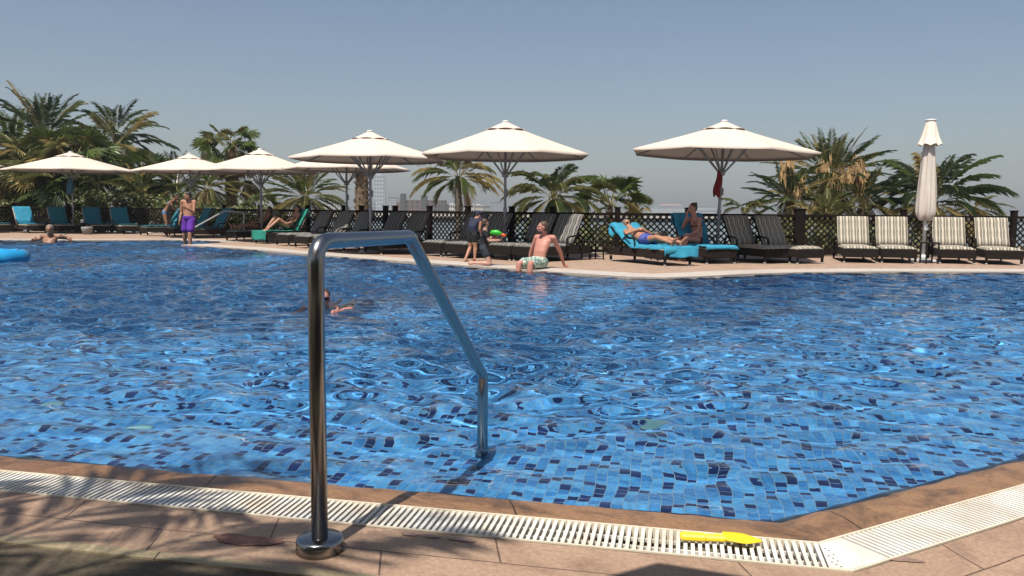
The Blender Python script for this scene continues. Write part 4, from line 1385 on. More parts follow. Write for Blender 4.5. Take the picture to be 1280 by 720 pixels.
def person(label, J, sk, hd, hairm=M_hair, hkind='short', s=1.0, fat=1.0, glasses=False, loc=None, vox=.0105, beard=None, cat='person', female=False, group=None):
    """J: joints in world coordinates. hd: direction the face points to"""
    loc = Vector(loc if loc is not None else (J['pelvis'][0], J['pelvis'][1], 0))
    T = lambda p: Vector(p) - loc
    r = thing('person', label, cat, loc, 0, group)
    J = {k: T(v) for k, v in J.items()}
    mb = MB()
    side_s = (J['shR'] - J['shL']).normalized(); side_h = (J['hipR'] - J['hipL']).normalized()
    shc = (J['shR'] + J['shL']) / 2; pel = J['pelvis']
    up = (shc - pel); L_ = up.length; up.normalize()
    fs_ = up.cross(side_s).normalized() * -1; fh = up.cross(side_h).normalized() * -1
    wsh = (J['shR'] - J['shL']).length / 2; whp = (J['hipR'] - J['hipL']).length / 2
    bend = J.get('belly', (pel + shc) / 2)
    def sec(t_, w_, d_, fwd=0.0):
        c = pel.lerp(bend, min(1, t_ * 2)) if t_ < .5 else bend.lerp(shc, (t_ - .5) * 2)
        sd = side_h.lerp(side_s, t_).normalized(); f_ = fh.lerp(fs_, t_).normalized()
        return (c + f_ * fwd * s, sd * w_, f_ * d_)
    b = fat
    secs = [sec(-.16, whp * .7, .070 * s), sec(-.08, (whp + .045 * s), .098 * s, -.01), sec(.06, (whp + .058 * s) * (1 if not female else 1.05), .108 * s * b, -.008),
            sec(.25, (whp + .038 * s) * b * (1 if not female else .86), .098 * s * b ** 1.5, .008 * b), sec(.45, (wsh * .72) * b * (1 if not female else .88), .092 * s * b ** 1.5, .012 * b),
            sec(.68, wsh * .80, .102 * s * (b ** .6), .010), sec(.86, wsh * .86, .098 * s, .006), sec(.97, wsh * .80, .070 * s, -.006), sec(1.06, wsh * .42, .052 * s, -.014)]
    loft(mb, secs)
    if not female:
        for sg in (-1, 1): ball(mb, shc - up * L_ * .20 + side_s * sg * wsh * .42 + fs_ * .055 * s, (.075 * s, .045 * s, .055 * s), basis(fs_, up), 12, 8)
    else:
        for sg in (-1, 1): ball(mb, shc - up * L_ * .27 + side_s * sg * wsh * .45 + fs_ * .075 * s, (.062 * s, .055 * s, .06 * s), basis(fs_, up), 12, 8)
    # neck and head
    hc = J['head']; Mh = basis(hd, Vector((0, 0, 1)) if 'hup' not in J else (J['hup'] - T((0, 0, 0))).normalized())
    limb(mb, [shc - up * .01 * s, shc + (hc - shc) * .45, hc - (hc - shc) * .15], [.075 * s, .060 * s, .058 * s])
    head(mb, hc, Mh, s)
    for q in 'LR':
        sg = -1 if q == 'L' else 1
        sh, el, wr = J['sh' + q], J['el' + q], J['wr' + q]
        limb(mb, [shc.lerp(sh, .55), sh, sh.lerp(el, .35), el, el.lerp(wr, .3), wr], [.056 * s, .056 * s, .050 * s, .038 * s, .039 * s, .026 * s] if not female else [.046 * s, .044 * s, .039 * s, .032 * s, .032 * s, .022 * s])
        hdv = (J['hd' + q] - wr) if 'hd' + q in J else (wr - el)
        hand(mb, wr, hdv, J['pn' + q] - T((0, 0, 0)) if 'pn' + q in J else (fs_ * .3 - side_s * sg), s, .30, thumb=sg)
        hp, kn, an = J['hip' + q], J['kn' + q], J['an' + q]
        limb(mb, [hp, hp.lerp(kn, .35), kn, kn.lerp(an, .28), an.lerp(kn, .25), an], [.086 * s * (b ** .5), .080 * s * (b ** .4), .055 * s, .058 * s, .041 * s, .036 * s])
        sole = J['so' + q] - T((0, 0, 0)) if 'so' + q in J else V(0, 0, -1)
        td = J['to' + q] - an if 'to' + q in J else fh
        foot(mb, an, td, sole, s)
    body = fuse(mb, 'body', sk, r, vox, 3)
    hair(r, hc, Mh, hairm, s, hkind) if hkind != 'none' else None
    face(r, hc, Mh, s, glasses)
    if beard:
        m2 = MB(); ball(m2, hc + Mh @ Vector((0, .045 * s, -.075 * s)), (.050 * s, .050 * s, .040 * s), Mh, 12, 8); m2.build('beard', beard, r)
    info = dict(r=r, J=J, pel=pel, shc=shc, up=up, side_h=side_h, side_s=side_s, fs=fs_, fh=fh, wsh=wsh, whp=whp, sec=sec, s=s, b=b, L=L_, secs=secs, hc=hc, Mh=Mh, T=T)
    return info
def shorts(I, m, leg=.62, loose=.018, name='shorts', fit=1.12):
    mb = MB(); s = I['s']; J = I['J']
    S = [I['sec'](t_, 0, 0) for t_ in (-.10, .06, .20)]
    wd = [I['whp'] + .045 * s, I['whp'] + .058 * s, I['whp'] + .046 * s]; dp_ = [.10 * s, .108 * s * I['b'], .100 * s * I['b']]
    loft(mb, [(c, a.normalized() if a.length else I['side_h'], b) for c, a, b in []] or [(S[i][0], I['side_h'] * (wd[i] + loose) * fit / 1.06, I['fh'] * (dp_[i] + loose)) for i in range(3)])
    for q in 'LR':
        hp, kn = J['hip' + q], J['kn' + q]
        limb(mb, [hp, hp.lerp(kn, .35), hp.lerp(kn, leg)], [.090 * s * I['b'] ** .5 + loose, .082 * s + loose * 1.2, .070 * s + loose * 1.9])
    return fuse(mb, name, m, I['r'], .011, 2)
def briefs(I, m, name='swim_briefs'):
    mb = MB(); s = I['s']; J = I['J']
    S = [I['sec'](t_, 0, 0) for t_ in (-.13, -.04, .10)]
    wd = [I['whp'] * .75, I['whp'] + .055 * s, I['whp'] + .062 * s]; dp_ = [.085 * s, .108 * s, .112 * s * I['b']]
    loft(mb, [(S[i][0], I['side_h'] * (wd[i] + .010), I['fh'] * (dp_[i] + .010)) for i in range(3)])
    for q in 'LR':
        hp, kn = J['hip' + q], J['kn' + q]
        limb(mb, [hp, hp.lerp(kn, .14)], [.092 * s, .086 * s])
    return fuse(mb, name, m, I['r'], .011, 2)
def shirt(I, m, name='shirt', sleeve=.4, low=.0):
    mb = MB(); s = I['s']; J = I['J']
    loft(mb, [(c, a + a.normalized() * .016, b + b.normalized() * .016) for c, a, b in [x for x in I['secs'][2:]]])
    for q in 'LR':
        sh, el = J['sh' + q], J['el' + q]
        limb(mb, [I['shc'].lerp(sh, .6), sh, sh.lerp(el, sleeve)], [.064 * s, .068 * s, .066 * s])
    return fuse(mb, name, m, I['r'], .011, 2)
def bikini_top(I, m, name='bikini_top'):
    mb = MB(); s = I['s']
    for sg in (-1, 1): ball(mb, I['shc'] - I['up'] * I['L'] * .27 + I['side_s'] * sg * I['wsh'] * .45 + I['fs'] * .082 * s, (.062 * s, .056 * s, .055 * s), basis(I['fs'], I['up']), 12, 8)
    c, a, b = I['sec'](.70, I['wsh'] * .80 + .010, .108 * s, .010)
    n = 24; P = [c + a * math.cos(2 * math.pi * k / n) + b * math.sin(2 * math.pi * k / n) for k in range(n + 1)]
    mb.tube(P, .012, 8, cap=False)
    for sg in (-1, 1):
        mb.tube([I['shc'] - I['up'] * I['L'] * .2 + I['side_s'] * sg * I['wsh'] * .45 + I['fs'] * .10 * s, I['shc'] + I['up'] * .045 + I['side_s'] * sg * .07, I['shc'] - I['up'] * I['L'] * .2 + I['side_s'] * sg * .08 - I['fs'] * .10 * s], .007, 6)
    return mb.build(name, m, I['r'])

def pattern_mat(name, c1, c2, c3, scale):
    m = mat(name, c1, .85, vscale=scale, col2=c2)
    r = [n for n in m.node_tree.nodes if n.type == 'VALTORGB'][0]; r.color_ramp.interpolation = 'CONSTANT'
    r.color_ramp.elements[0].position = 0; r.color_ramp.elements[1].position = .46
    e = r.color_ramp.elements.new(.58); e.color = (*c3, 1)
    return m
# ---- man seated on the edge
fv = V(-.62, -.78, 0).normalized(); lat = V(.78, -.62, 0)
hip = V(.50, 15.12, .12); shc_ = V(.62, 15.24, .585)
J = dict(pelvis=hip, belly=V(.535, 15.13, .33), hipL=hip - lat * .10, hipR=hip + lat * .10, shL=shc_ - lat * .195, shR=shc_ + lat * .195,
         head=V(.565, 15.16, .775), knL=hip - lat * .13 + fv * .43 + V(0, 0, -.01), knR=hip + lat * .13 + fv * .43 + V(0, 0, .0),
         anL=hip - lat * .14 + fv * .50 + V(0, 0, -.44), anR=hip + lat * .14 + fv * .48 + V(0, 0, -.44),
         elR=V(.92, 15.30, .30), wrR=V(1.00, 15.42, .055), hdR=V(1.05, 15.45, .02), elL=V(.36, 15.47, .30), wrL=V(.33, 15.56, .05), hdL=V(.33, 15.62, .02))
I = person('sunburnt bare chested man in patterned shorts sitting on the pool edge', J, M_sk4, V(-1, -.25, .0), M_hairb, beard=M_hairb)
shorts(I, pattern_mat('patterned_shorts', (.52, .60, .50), (.10, .22, .18), (.60, .62, .52), 16), .70)
# ---- man in purple shorts, standing on the steps
def stand(x, y, z, h, fdir, kw=None):
    f = V(*fdir, 0).normalized(); l = V(f.y, -f.x, 0); k = h / 1.75; b = V(x, y, z)
    J = dict(pelvis=b + V(0, 0, .94 * k), belly=b + f * .01 + V(0, 0, 1.15 * k), hipL=b - l * .09 * k + V(0, 0, .90 * k), hipR=b + l * .09 * k + V(0, 0, .90 * k),
             shL=b - l * .20 * k + V(0, 0, 1.43 * k), shR=b + l * .20 * k + V(0, 0, 1.43 * k), head=b + f * .03 + V(0, 0, 1.61 * k),
             knL=b - l * .10 * k + f * .03 + V(0, 0, .49 * k), knR=b + l * .10 * k + f * .03 + V(0, 0, .49 * k), anL=b - l * .11 * k + V(0, 0, .09 * k), anR=b + l * .11 * k + V(0, 0, .09 * k),
             elL=b - l * .25 * k - f * .02 + V(0, 0, 1.13 * k), elR=b + l * .25 * k - f * .02 + V(0, 0, 1.13 * k), wrL=b - l * .26 * k + f * .07 + V(0, 0, .88 * k), wrR=b + l * .26 * k + f * .07 + V(0, 0, .88 * k))
    return J, f, l, k
px_, py_ = px_x(237, 24.6), 24.6
J, f, l, k = stand(px_, py_, -.25, 1.86, (-.25, -1))
J['head'] = J['head'] + f * .07 - l * .06 + V(0, 0, -.03)
J['anL'] = J['anL'] + f * .12; J['knL'] = J['knL'] + f * .10; J['anR'] = J['anR'] + l * .10 - f * .10; J['knR'] = J['knR'] + l * .05
J['elL'] = J['elL'] + f * .12 + l * .02; J['wrL'] = J['shL'] + f * .42 + V(0, 0, -.20); J['hdL'] = J['wrL'] + f * .1 + V(0, 0, .03)
I = person('bare chested man in purple swim shorts standing on the pool steps', J, M_sk1, V(-.75, -.5, -.35), M_hair, s=k, fat=1.22)
shorts(I, mat('purple_cloth', (.13, .025, .36), .85, var=.15, vscale=14), .66, .024)
mb = MB(); c = I['pel'] + I['fh'] * .145 * k + I['up'] * .05
mb.tube([c, c - I['up'] * .12 + I['side_h'] * .015], .006, 6); mb.tube([c, c - I['up'] * .11 - I['side_h'] * .02], .006, 6); mb.build('drawstring', M_polew, I['r'])
# ---- bending woman in the light blue bikini
bx_, by_ = px_x(210, 31.2), 31.2
J, f, l, k = stand(bx_, by_, .006, 1.70, (1, -.25))
J['shL'] = J['pelvis'] + f * .30 + V(0, 0, .40) - l * .16; J['shR'] = J['pelvis'] + f * .30 + V(0, 0, .40) + l * .16
J['belly'] = J['pelvis'] + f * .11 + V(0, 0, .22); J['head'] = J['pelvis'] + f * .43 + V(0, 0, .56); J['pelvis'] = J['pelvis'] - f * .05
for q in 'LR':
    J['hip' + q] = J['hip' + q] - f * .05
    J['el' + q] = J['sh' + q] + f * .10 + V(0, 0, -.27); J['wr' + q] = J['el' + q] + f * .20 + V(0, 0, -.10)
I = person('woman in a light blue bikini bending forward beside the teal loungers', J, M_sk3, V(.9, -.2, -.45), M_hair, 'bun', s=k, female=True)
M_lb = mat('light_blue_cloth', (.12, .22, .40), .8, var=.3, vscale=30)
briefs(I, M_lb, 'bikini_bottom'); bikini_top(I, M_lb)
# ---- man resting in the water against the left edge
ex = px_x(59, 25.25); ey = 25.25
l = V(1, .02, 0); f = V(.0, -1, 0); c = V(ex, ey, 0)
J = dict(pelvis=c + V(0, .12, -.40), belly=c + V(0, .10, -.18), hipL=c + V(-.12, .06, -.44), hipR=c + V(.12, .06, -.44), shL=c + V(-.26, .2, .13), shR=c + V(.26, .2, .13), head=c + V(.02, .12, .35),
         knL=c + V(-.2, -.35, -.5), knR=c + V(.2, -.35, -.5), anL=c + V(-.2, -.4, -.9), anR=c + V(.2, -.4, -.9),
         elL=c + V(-.40, .44, .08), wrL=c + V(-.50, .36, .035), elR=c + V(.40, .44, .08), wrR=c + V(.52, .36, .035), hdL=c + V(-.58, .30, .02), hdR=c + V(.60, .30, .02))
sw = {'shL': J['shR'], 'shR': J['shL']}
I = person('heavy man with grey hair and beard resting in the water at the left edge', J, M_sk3, V(.25, -1, -.05), M_hairg, s=1.36, fat=1.3, beard=M_hairg, loc=(ex, ey, -1.3))
shorts(I, mat('dark_swim_shorts', (.03, .04, .08), .8), .5)
# ---- swimmer
sx_, sy_ = gp(403, 385, WZ).x, gp(403, 385, WZ).y
c = V(sx_, sy_, WZ)
J = dict(pelvis=c + V(.05, .45, -.32), belly=c + V(.03, .25, -.24), hipL=c + V(-.05, .45, -.34), hipR=c + V(.15, .45, -.34), shL=c + V(-.18, .06, -.10), shR=c + V(.20, .04, -.09), head=c + V(.015, -.02, .105),
         knL=c + V(-.05, .85, -.45), knR=c + V(.15, .85, -.45), anL=c + V(-.05, 1.2, -.35), anR=c + V(.15, 1.2, -.35),
         elL=c + V(-.30, -.10, -.14), wrL=c + V(-.24, -.34, -.12), elR=c + V(.34, -.10, -.005), wrR=c + V(.27, -.30, .0), toL=c + V(-.05, 1.35, -.38), toR=c + V(.15, 1.35, -.38))
I = person('swimmer with wet hair and sunglasses, head and arms above the water behind the steel rail', J, M_sk4, V(.25, -1, .05), M_hairb, glasses=True, loc=(c.x, c.y, -1.3))
shorts(I, MATS['dark_swim_shorts'], .5)
# ---- lying man on the lounger
a_ = Vector((3.38, 16.22, 0)); ax_ = (Vector((2.42, 17.85, 0)) - a_).normalized(); lt_ = V(ax_.y, -ax_.x, 0)
def on(u, v, z): return a_ + ax_ * u + lt_ * v + V(0, 0, z)
BB = R(30)
J = dict(pelvis=on(1.02, 0, .50), belly=on(1.20, 0, .56), hipL=on(.98, .10, .485), hipR=on(.98, -.10, .485), shL=on(1.50, .19, .66), shR=on(1.50, -.19, .66), head=on(1.70, .0, .81),
         knL=on(.55, .12, .53), knR=on(.55, -.12, .56), anL=on(.13, .14, .47), anR=on(.13, -.08, .46), toL=on(.05, .18, .60), toR=on(.02, -.10, .60),
         elL=on(1.28, .34, .60), wrL=on(1.28, .10, .70), elR=on(1.28, -.34, .62), wrR=on(1.22, -.06, .71), hup=V(0, 0, 0))
J['hup'] = ax_ * .75 + V(0, 0, .62) + V(0, 0, 0)
del J['hup']
for q in 'LR': J['so' + q] = V(0, 0, 0)
hd_ = (-ax_ * .75 + V(-.05, -.1, .32))
for q in 'LR': del J['so' + q]
I = person('tanned man in sunglasses and blue trunks lying on the bright blue towel', J, M_sk1, hd_, M_hairg, glasses=True, fat=1.08)
shorts(I, pattern_mat('blue_trunks', (.03, .05, .30), (.10, .13, .42), (.02, .03, .20), 12), .35, .014)
# pillow roll under his head
# ---- woman in burgundy bikini sitting on the next lounger, turned to the lying man
b0 = Vector((4.43, 16.9, 0)); b1 = Vector((3.90, 18.6, 0)); bd = (b1 - b0).normalized(); bl = V(bd.y, -bd.x, 0)
hc_ = b0 + bd * 1.05 + V(0, 0, .47); f = V(-.85, -.50, 0).normalized(); l = V(f.y, -f.x, 0)
hc_ = hc_ - bl * .02
J = dict(pelvis=hc_, belly=hc_ - f * .02 + V(0, 0, .22), hipL=hc_ - l * .11, hipR=hc_ + l * .11, shL=hc_ + f * .06 - l * .18 + V(0, 0, .47), shR=hc_ + f * .06 + l * .18 + V(0, 0, .47), head=hc_ + f * .13 + V(0, 0, .70),
         knL=hc_ - l * .12 + f * .42 + V(0, 0, .03), knR=hc_ + l * .13 + f * .42 + V(0, 0, .03), anL=hc_ - l * .12 + f * .46 + V(0, 0, -.37), anR=hc_ + l * .12 + f * .46 + V(0, 0, -.37))
J['elR'] = J['shR'] + f * .18 + V(0, 0, -.20); J['wrR'] = J['head'] + f * .12 + V(0, 0, -.16) + l * .04; J['hdR'] = J['wrR'] + V(0, 0, .1) - f * .02
J['elL'] = J['shL'] + V(0, 0, -.26) + f * .06; J['wrL'] = J['knL'] + V(0, 0, .09) - f * .12; J['hdL'] = J['wrL'] + f * .1
for q in 'LR': J['to' + q] = J['an' + q] + f * .15
I = person('woman in a burgundy bikini sitting upright on the shaded teal towel', J, M_sk4, V(-.9, -.35, -.15), M_hairb, 'bun', female=True, fat=1.08)
M_bg = mat('burgundy_cloth', (.10, .008, .02), .8); briefs(I, M_bg, 'bikini_bottom'); bikini_top(I, M_bg)
# ---- woman with raised knees on the green towel
def on_lounger(lo, label, sk, knees=.32, fem=True, cloth=None, hm=M_hair, hk='long', upright=R(58), glasses=False):
    o0 = Vector(lo.location); rz = lo.rotation_euler.z; ax2 = V(-math.sin(rz), math.cos(rz), 0); lt2 = V(math.cos(rz), math.sin(rz), 0)
    def on(u, v, z): return V(o0.x, o0.y, 0) + ax2 * u + lt2 * v + V(0, 0, z)
    k = .94
    sh = on(1.02 + .48 * math.cos(upright), 0, .50 + .48 * math.sin(upright))
    bu = V(0, 0, 1) * math.sin(upright) + ax2 * math.cos(upright)
    J = dict(pelvis=on(1.0, 0, .49), belly=on(1.0 + .26 * math.cos(upright) - .03, 0, .49 + .25 * math.sin(upright)), hipL=on(.97, -.10, .47), hipR=on(.97, .10, .47), shL=sh - lt2 * .17, shR=sh + lt2 * .17, head=sh + bu * .20 - ax2 * .06,
             knL=on(.58, -.10, .47 + knees), knR=on(.60, .10, .46 + knees * .85), anL=on(.28, -.10, .46), anR=on(.22, .10, .46) if knees > .1 else on(.13, .1, .46), toL=on(.10, -.12, .42), toR=on(.05, .10, .42))
    if knees < .1: J['anL'] = on(.13, -.1, .46); J['toL'] = on(.08, -.12, .6); J['toR'] = on(.08, .12, .6)
    # left and right swapped so that the front faces the foot end
    for q, sg in (('L', -1), ('R', 1)):
        J['el' + q] = J['sh' + q] + lt2 * sg * .08 - bu * .25 - ax2 * .06; J['wr' + q] = on(.78, sg * .14, .60)
        J['hd' + q] = on(.68, sg * .12, .60)
    for q in ('sh', 'hip', 'kn', 'an', 'to', 'el', 'wr', 'hd'):
        J[q + 'L'], J[q + 'R'] = J[q + 'R'], J[q + 'L']
    I = person(label, J, sk, (-ax2 + V(0, 0, -.25)), hm, hk, s=k, female=fem, glasses=glasses)
    if cloth: briefs(I, cloth, 'bikini_bottom' if fem else 'swim_briefs'); bikini_top(I, cloth) if fem else None
    return I
on_lounger(m10, 'woman with raised knees in a dark bikini on the green towel', M_sk1, .34, True, mat('black_cloth', (.01, .01, .012), .8))
on_lounger(m11, 'person lying flat in the shade beside the woman with raised knees', M_sk3, .05, False, MATS['black_cloth'], M_hair, 'short', R(50))
# ---- boys
M_navy = mat('navy_cloth', (.012, .016, .05), .8, var=.2, vscale=15); M_blk = MATS['black_cloth']
qx_, qy_ = px_x(590, 16.75), 16.75
J, f, l, k = stand(qx_, qy_, .006, 1.12, (.55, .85))
sh_ = f * .14 + V(0, 0, -.03)
for q in ('shL', 'shR', 'head'): J[q] = J[q] + sh_
J['head'] = J['head'] + f * .06 + V(0, 0, -.03)
J['anL'] = J['anL'] - f * .14; J['toL'] = J['anL'] + f * .1
for q in 'LR':
    J['el' + q] = J['sh' + q] - f * .05 + V(0, 0, -.19); J['wr' + q] = J['el' + q] + f * .06 + V(0, 0, -.14)
I = person('boy with a dark cap and navy vest standing behind the kneeling boy', J, M_sk1, V(.7, .5, -.3), M_hair, s=k * 1.12, group=None)
shirt(I, M_navy, 'vest', .05); shorts(I, M_blk, .45, .008)
mb = MB(); hc = I['hc']; Mh = I['Mh']; s = k * 1.12
ball(mb, hc + Mh @ V(0, -.012, .042) * 1, (.088 * s, .108 * s, .085 * s), Mh, 16, 12); mb.box(hc + Mh @ V(0, .115 * s, .045 * s), (.12 * s, .10 * s, .012), Mh, bev=.005)
mb.build('cap', M_navy, I['r'])
mb = MB(); a = I['shc'] - I['side_s'] * I['wsh'] * .75 + I['up'] * .035; mb.bar(a - I['fs'] * .07, a - I['fs'] * .11 - I['up'] * .16 - I['side_s'] * .05, .022, .010); mb.build('yellow_strap', M_yel, I['r'])
kx, ky = px_x(606, 15.75), 15.75
f = V(.95, -.1, 0).normalized(); l = V(f.y, -f.x, 0); k = .74; b = V(kx - .02, ky, .006)
J = dict(pelvis=b + V(.0, 0, .36), belly=b + f * .02 + V(0, 0, .50), hipL=b - l * .065 + V(0, 0, .34), hipR=b + l * .065 + V(0, 0, .34), shL=b - l * .125 + f * .02 + V(0, 0, .66), shR=b + l * .125 + f * .02 + V(0, 0, .66), head=b + f * .03 + V(0, 0, .83),
         knL=b - l * .08 + f * .12 + V(0, 0, .055), knR=b + l * .08 + f * .12 + V(0, 0, .055), anL=b - l * .06 - f * .20 + V(0, 0, .05), anR=b + l * .08 - f * .16 + V(0, 0, .05))
for q in 'LR': J['to' + q] = J['an' + q] - f * .12 + V(0, 0, -.02); J['so' + q] = V(J['pelvis'].x, J['pelvis'].y, 0) + V(-.3, 0, 1)
gun = b + f * .27 + V(0, 0, .60)
J['elL'] = J['shL'] + f * .10 + V(0, 0, -.13); J['wrL'] = gun + V(-.04, .0, -.06); J['elR'] = J['shR'] + f * .10 + V(0, 0, -.17); J['wrR'] = gun + V(.05, -.02, -.10); J['hdR'] = gun + V(.10, 0, -.03); J['hdL'] = gun + V(.03, 0, .0)
I = person('boy in a black shirt kneeling on the pool edge aiming a water gun', J, M_sk2, V(.7, .55, -.1), M_hairb, s=k)
shirt(I, M_blk, 'shirt', .5); shorts(I, mat('grey_shorts', (.03, .035, .05), .85, var=.4, vscale=20), 0.45, .012)
wg = thing('water_gun', 'green and orange toy water gun held by the kneeling boy', 'water gun', gun + V(-.06, -.03, .0), R(-10))
mb = MB(); mb.tube([(-.08, 0, .02), (-.03, 0, .05), (.06, 0, .05), (.15, 0, .02)], [.03, .055, .055, .03], 12); mb.build('tank', mat('green_plastic', (.05, .55, .03), .35), wg)
mb = MB(); mb.tube([(.13, 0, .02), (.20, 0, .0), (.235, 0, -.01)], [.032, .030, .018], 10); mb.build('nozzle', mat('orange_plastic', (.80, .12, .02), .35), wg)
mb = MB(); mb.tube([(.0, 0, .0), (.01, 0, -.07)], .014, 8); mb.build('grip', MATS['orange_plastic'], wg)
# ---- straw bag beside the lying man
q = Vector((3.55, 17.55, 0))
hb = thing('beach_bag', 'patterned straw beach bag between the lying man and the seated woman', 'beach bag', (3.36, 18.12, .425), .4)
mb = MB(); vs = []; n_ = 24
for z_, r_ in ((0, .12), (.05, .17), (.14, .175), (.20, .14), (.205, .12), (.12, .12)):
    for a in range(n_):
        an = 2 * math.pi * a / n_; vs.append((r_ * math.cos(an), r_ * .55 * math.sin(an), z_ + .02 * math.cos(an) ** 2 * (z_ > .1)))
mb.add(vs, [(i * n_ + a, i * n_ + (a + 1) % n_, (i + 1) * n_ + (a + 1) % n_, (i + 1) * n_ + a) for i in range(5) for a in range(n_)] + [tuple(range(n_))], 0, True)
mb.build('pouch', pattern_mat('straw_pattern', (.30, .22, .13), (.05, .045, .04), (.36, .28, .18), 22), hb)
mb = MB(); mb.tube([(-.10, .05, .19), (-.07, .05, .27), (.07, .05, .27), (.10, .05, .19)], .010, 8); mb.build('handle', MATS['straw_pattern'], hb)
# water bottle standing on the deck under the lying man's lounger
# ------------------------------------------------------------------ palms
def leafmat(name, c, tl=.3):
    return mat(name, c, .42, var=.35, vscale=1.6, tl=tl, spec=.4)
LM = [leafmat('palm_green', (.090, .125, .035)), leafmat('palm_olive', (.165, .165, .062)), leafmat('palm_dark', (.045, .068, .030)), leafmat('palm_yellow', (.33, .26, .10)), leafmat('palm_dry', (.36, .25, .13), .2), leafmat('palm_rachis', (.22, .19, .07), .0)]
M_trunk = mat('palm_bark', (.135, .092, .058), .95, var=.5, vscale=9, bump=1.0, bscale=30)
M_trunk2 = mat('grey_bark', (.22, .185, .15), .95, var=.35, vscale=12, bump=1.0, bscale=40)
class Leaves:
    def __init__(s): s.v = []; s.f = []; s.m = []
    def kite(s, a, m1, tip, m2, mi):
        o = len(s.v); s.v += [a[:], m1[:], tip[:], m2[:]]; s.f += [(o, o + 1, o + 2), (o, o + 2, o + 3)]; s.m += [mi, mi]
def frond(Lv, base, az, el, L, droop, rs, mi, wid=.5, n=34, dens=1.0, lw=.035, hang=.35):
    """pinnate leaf: an arching rachis with leaflets on both sides"""
    pts = []; p = Vector(base); e = el; st = 14
    twist = rs.uniform(-.35, .35); cz = az
    for i in range(st + 1):
        pts.append((p.copy(), e, cz))
        e -= droop / st * (.5 + 1.3 * i / st)
        cz += twist / st
        p = p + Vector((math.cos(cz) * math.cos(e), math.sin(cz) * math.cos(e), math.sin(e))) * L / st
    roll = rs.uniform(-.5, .5)
    for i in range(st):
        a, b = pts[i][0], pts[i + 1][0]
        w0 = .018 * (1 - i / st) + .004
        u = Vector((-math.sin(pts[i][2]), math.cos(pts[i][2]), 0)) * w0
        Lv.kite(a - u, a + u, b + u * .8, b - u * .8, 5)
    m = int(n * dens)
    for k in range(m):
        t = .14 + .86 * (k + rs.random() * .5) / m
        x = min(st - 1e-4, t * st); i = int(x); f = x - i
        a = pts[i][0].lerp(pts[i + 1][0], f); d = (pts[i + 1][0] - pts[i][0]).normalized()
        side = Vector((-math.sin(pts[i][2]), math.cos(pts[i][2]), 0)); up = side.cross(d)
        if up.z < 0: up = -up
        prof = math.sin(min(1, (t - .08) * 1.9) * math.pi / 2) * (1 - .62 * max(0, t - .45) / .55)
        ll = wid * prof * rs.uniform(.85, 1.1)
        for sg in (-1, 1):
            if rs.random() < .05: continue
            ang = R(52) - R(22) * t
            vu = .42 + roll * sg * .5 + rs.uniform(-.15, .15)
            dr = (d * math.cos(ang) + side * sg * math.sin(ang) * math.cos(vu) + up * math.sin(ang) * math.sin(vu)).normalized()
            tip = a + dr * ll + Vector((0, 0, -1)) * ll * hang * rs.uniform(.6, 1.4)
            md = a + dr * ll * .5 + Vector((0, 0, -1)) * ll * hang * .2
            wv = d * lw * .5
            Lv.kite(a, md - wv, tip, md + wv, mi)
def fan(Lv, base, az, el, Lp, Rf, droop, rs, mi, n=26, dead=False):
    """palmate leaf: a stalk that carries a pleated fan"""
    st = 6; p = Vector(base); e = el; prev = p.copy()
    for i in range(st):
        d = Vector((math.cos(az) * math.cos(e), math.sin(az) * math.cos(e), math.sin(e)))
        q = p + d * Lp / st
        u = Vector((-math.sin(az), math.cos(az), 0)) * .014
        Lv.kite(p - u, p + u, q + u, q - u, 5 if not dead else 4)
        p = q; e -= droop / st
    side = Vector((-math.sin(az), math.cos(az), 0)); up = side.cross(d)
    if up.z < 0: up = -up
    tilt = rs.uniform(-1.1, 1.1)
    side = (side + up * tilt).normalized(); up = side.cross(d)
    for k in range(n):
        a = (k / (n - 1) - .5) * R(210 if not dead else 90)
        r_ = Rf * (.8 + .25 * math.cos(a)) * rs.uniform(.9, 1.06)
        dr = d * math.cos(a) + side * math.sin(a)
        zig = up * (.05 if k % 2 else -.02)
        m1 = p + (dr + zig) * r_ * .55 + Vector((0, 0, -.04 * r_))
        tip = p + dr * r_ + Vector((0, 0, -1)) * r_ * (rs.uniform(.12, .4) + (.5 if dead else 0))
        w_ = side * math.cos(a) - d * math.sin(a)
        w_ = w_ * r_ * .055 * (.6 if dead else 1)
        Lv.kite(p, m1 - w_, tip, m1 + w_, mi)
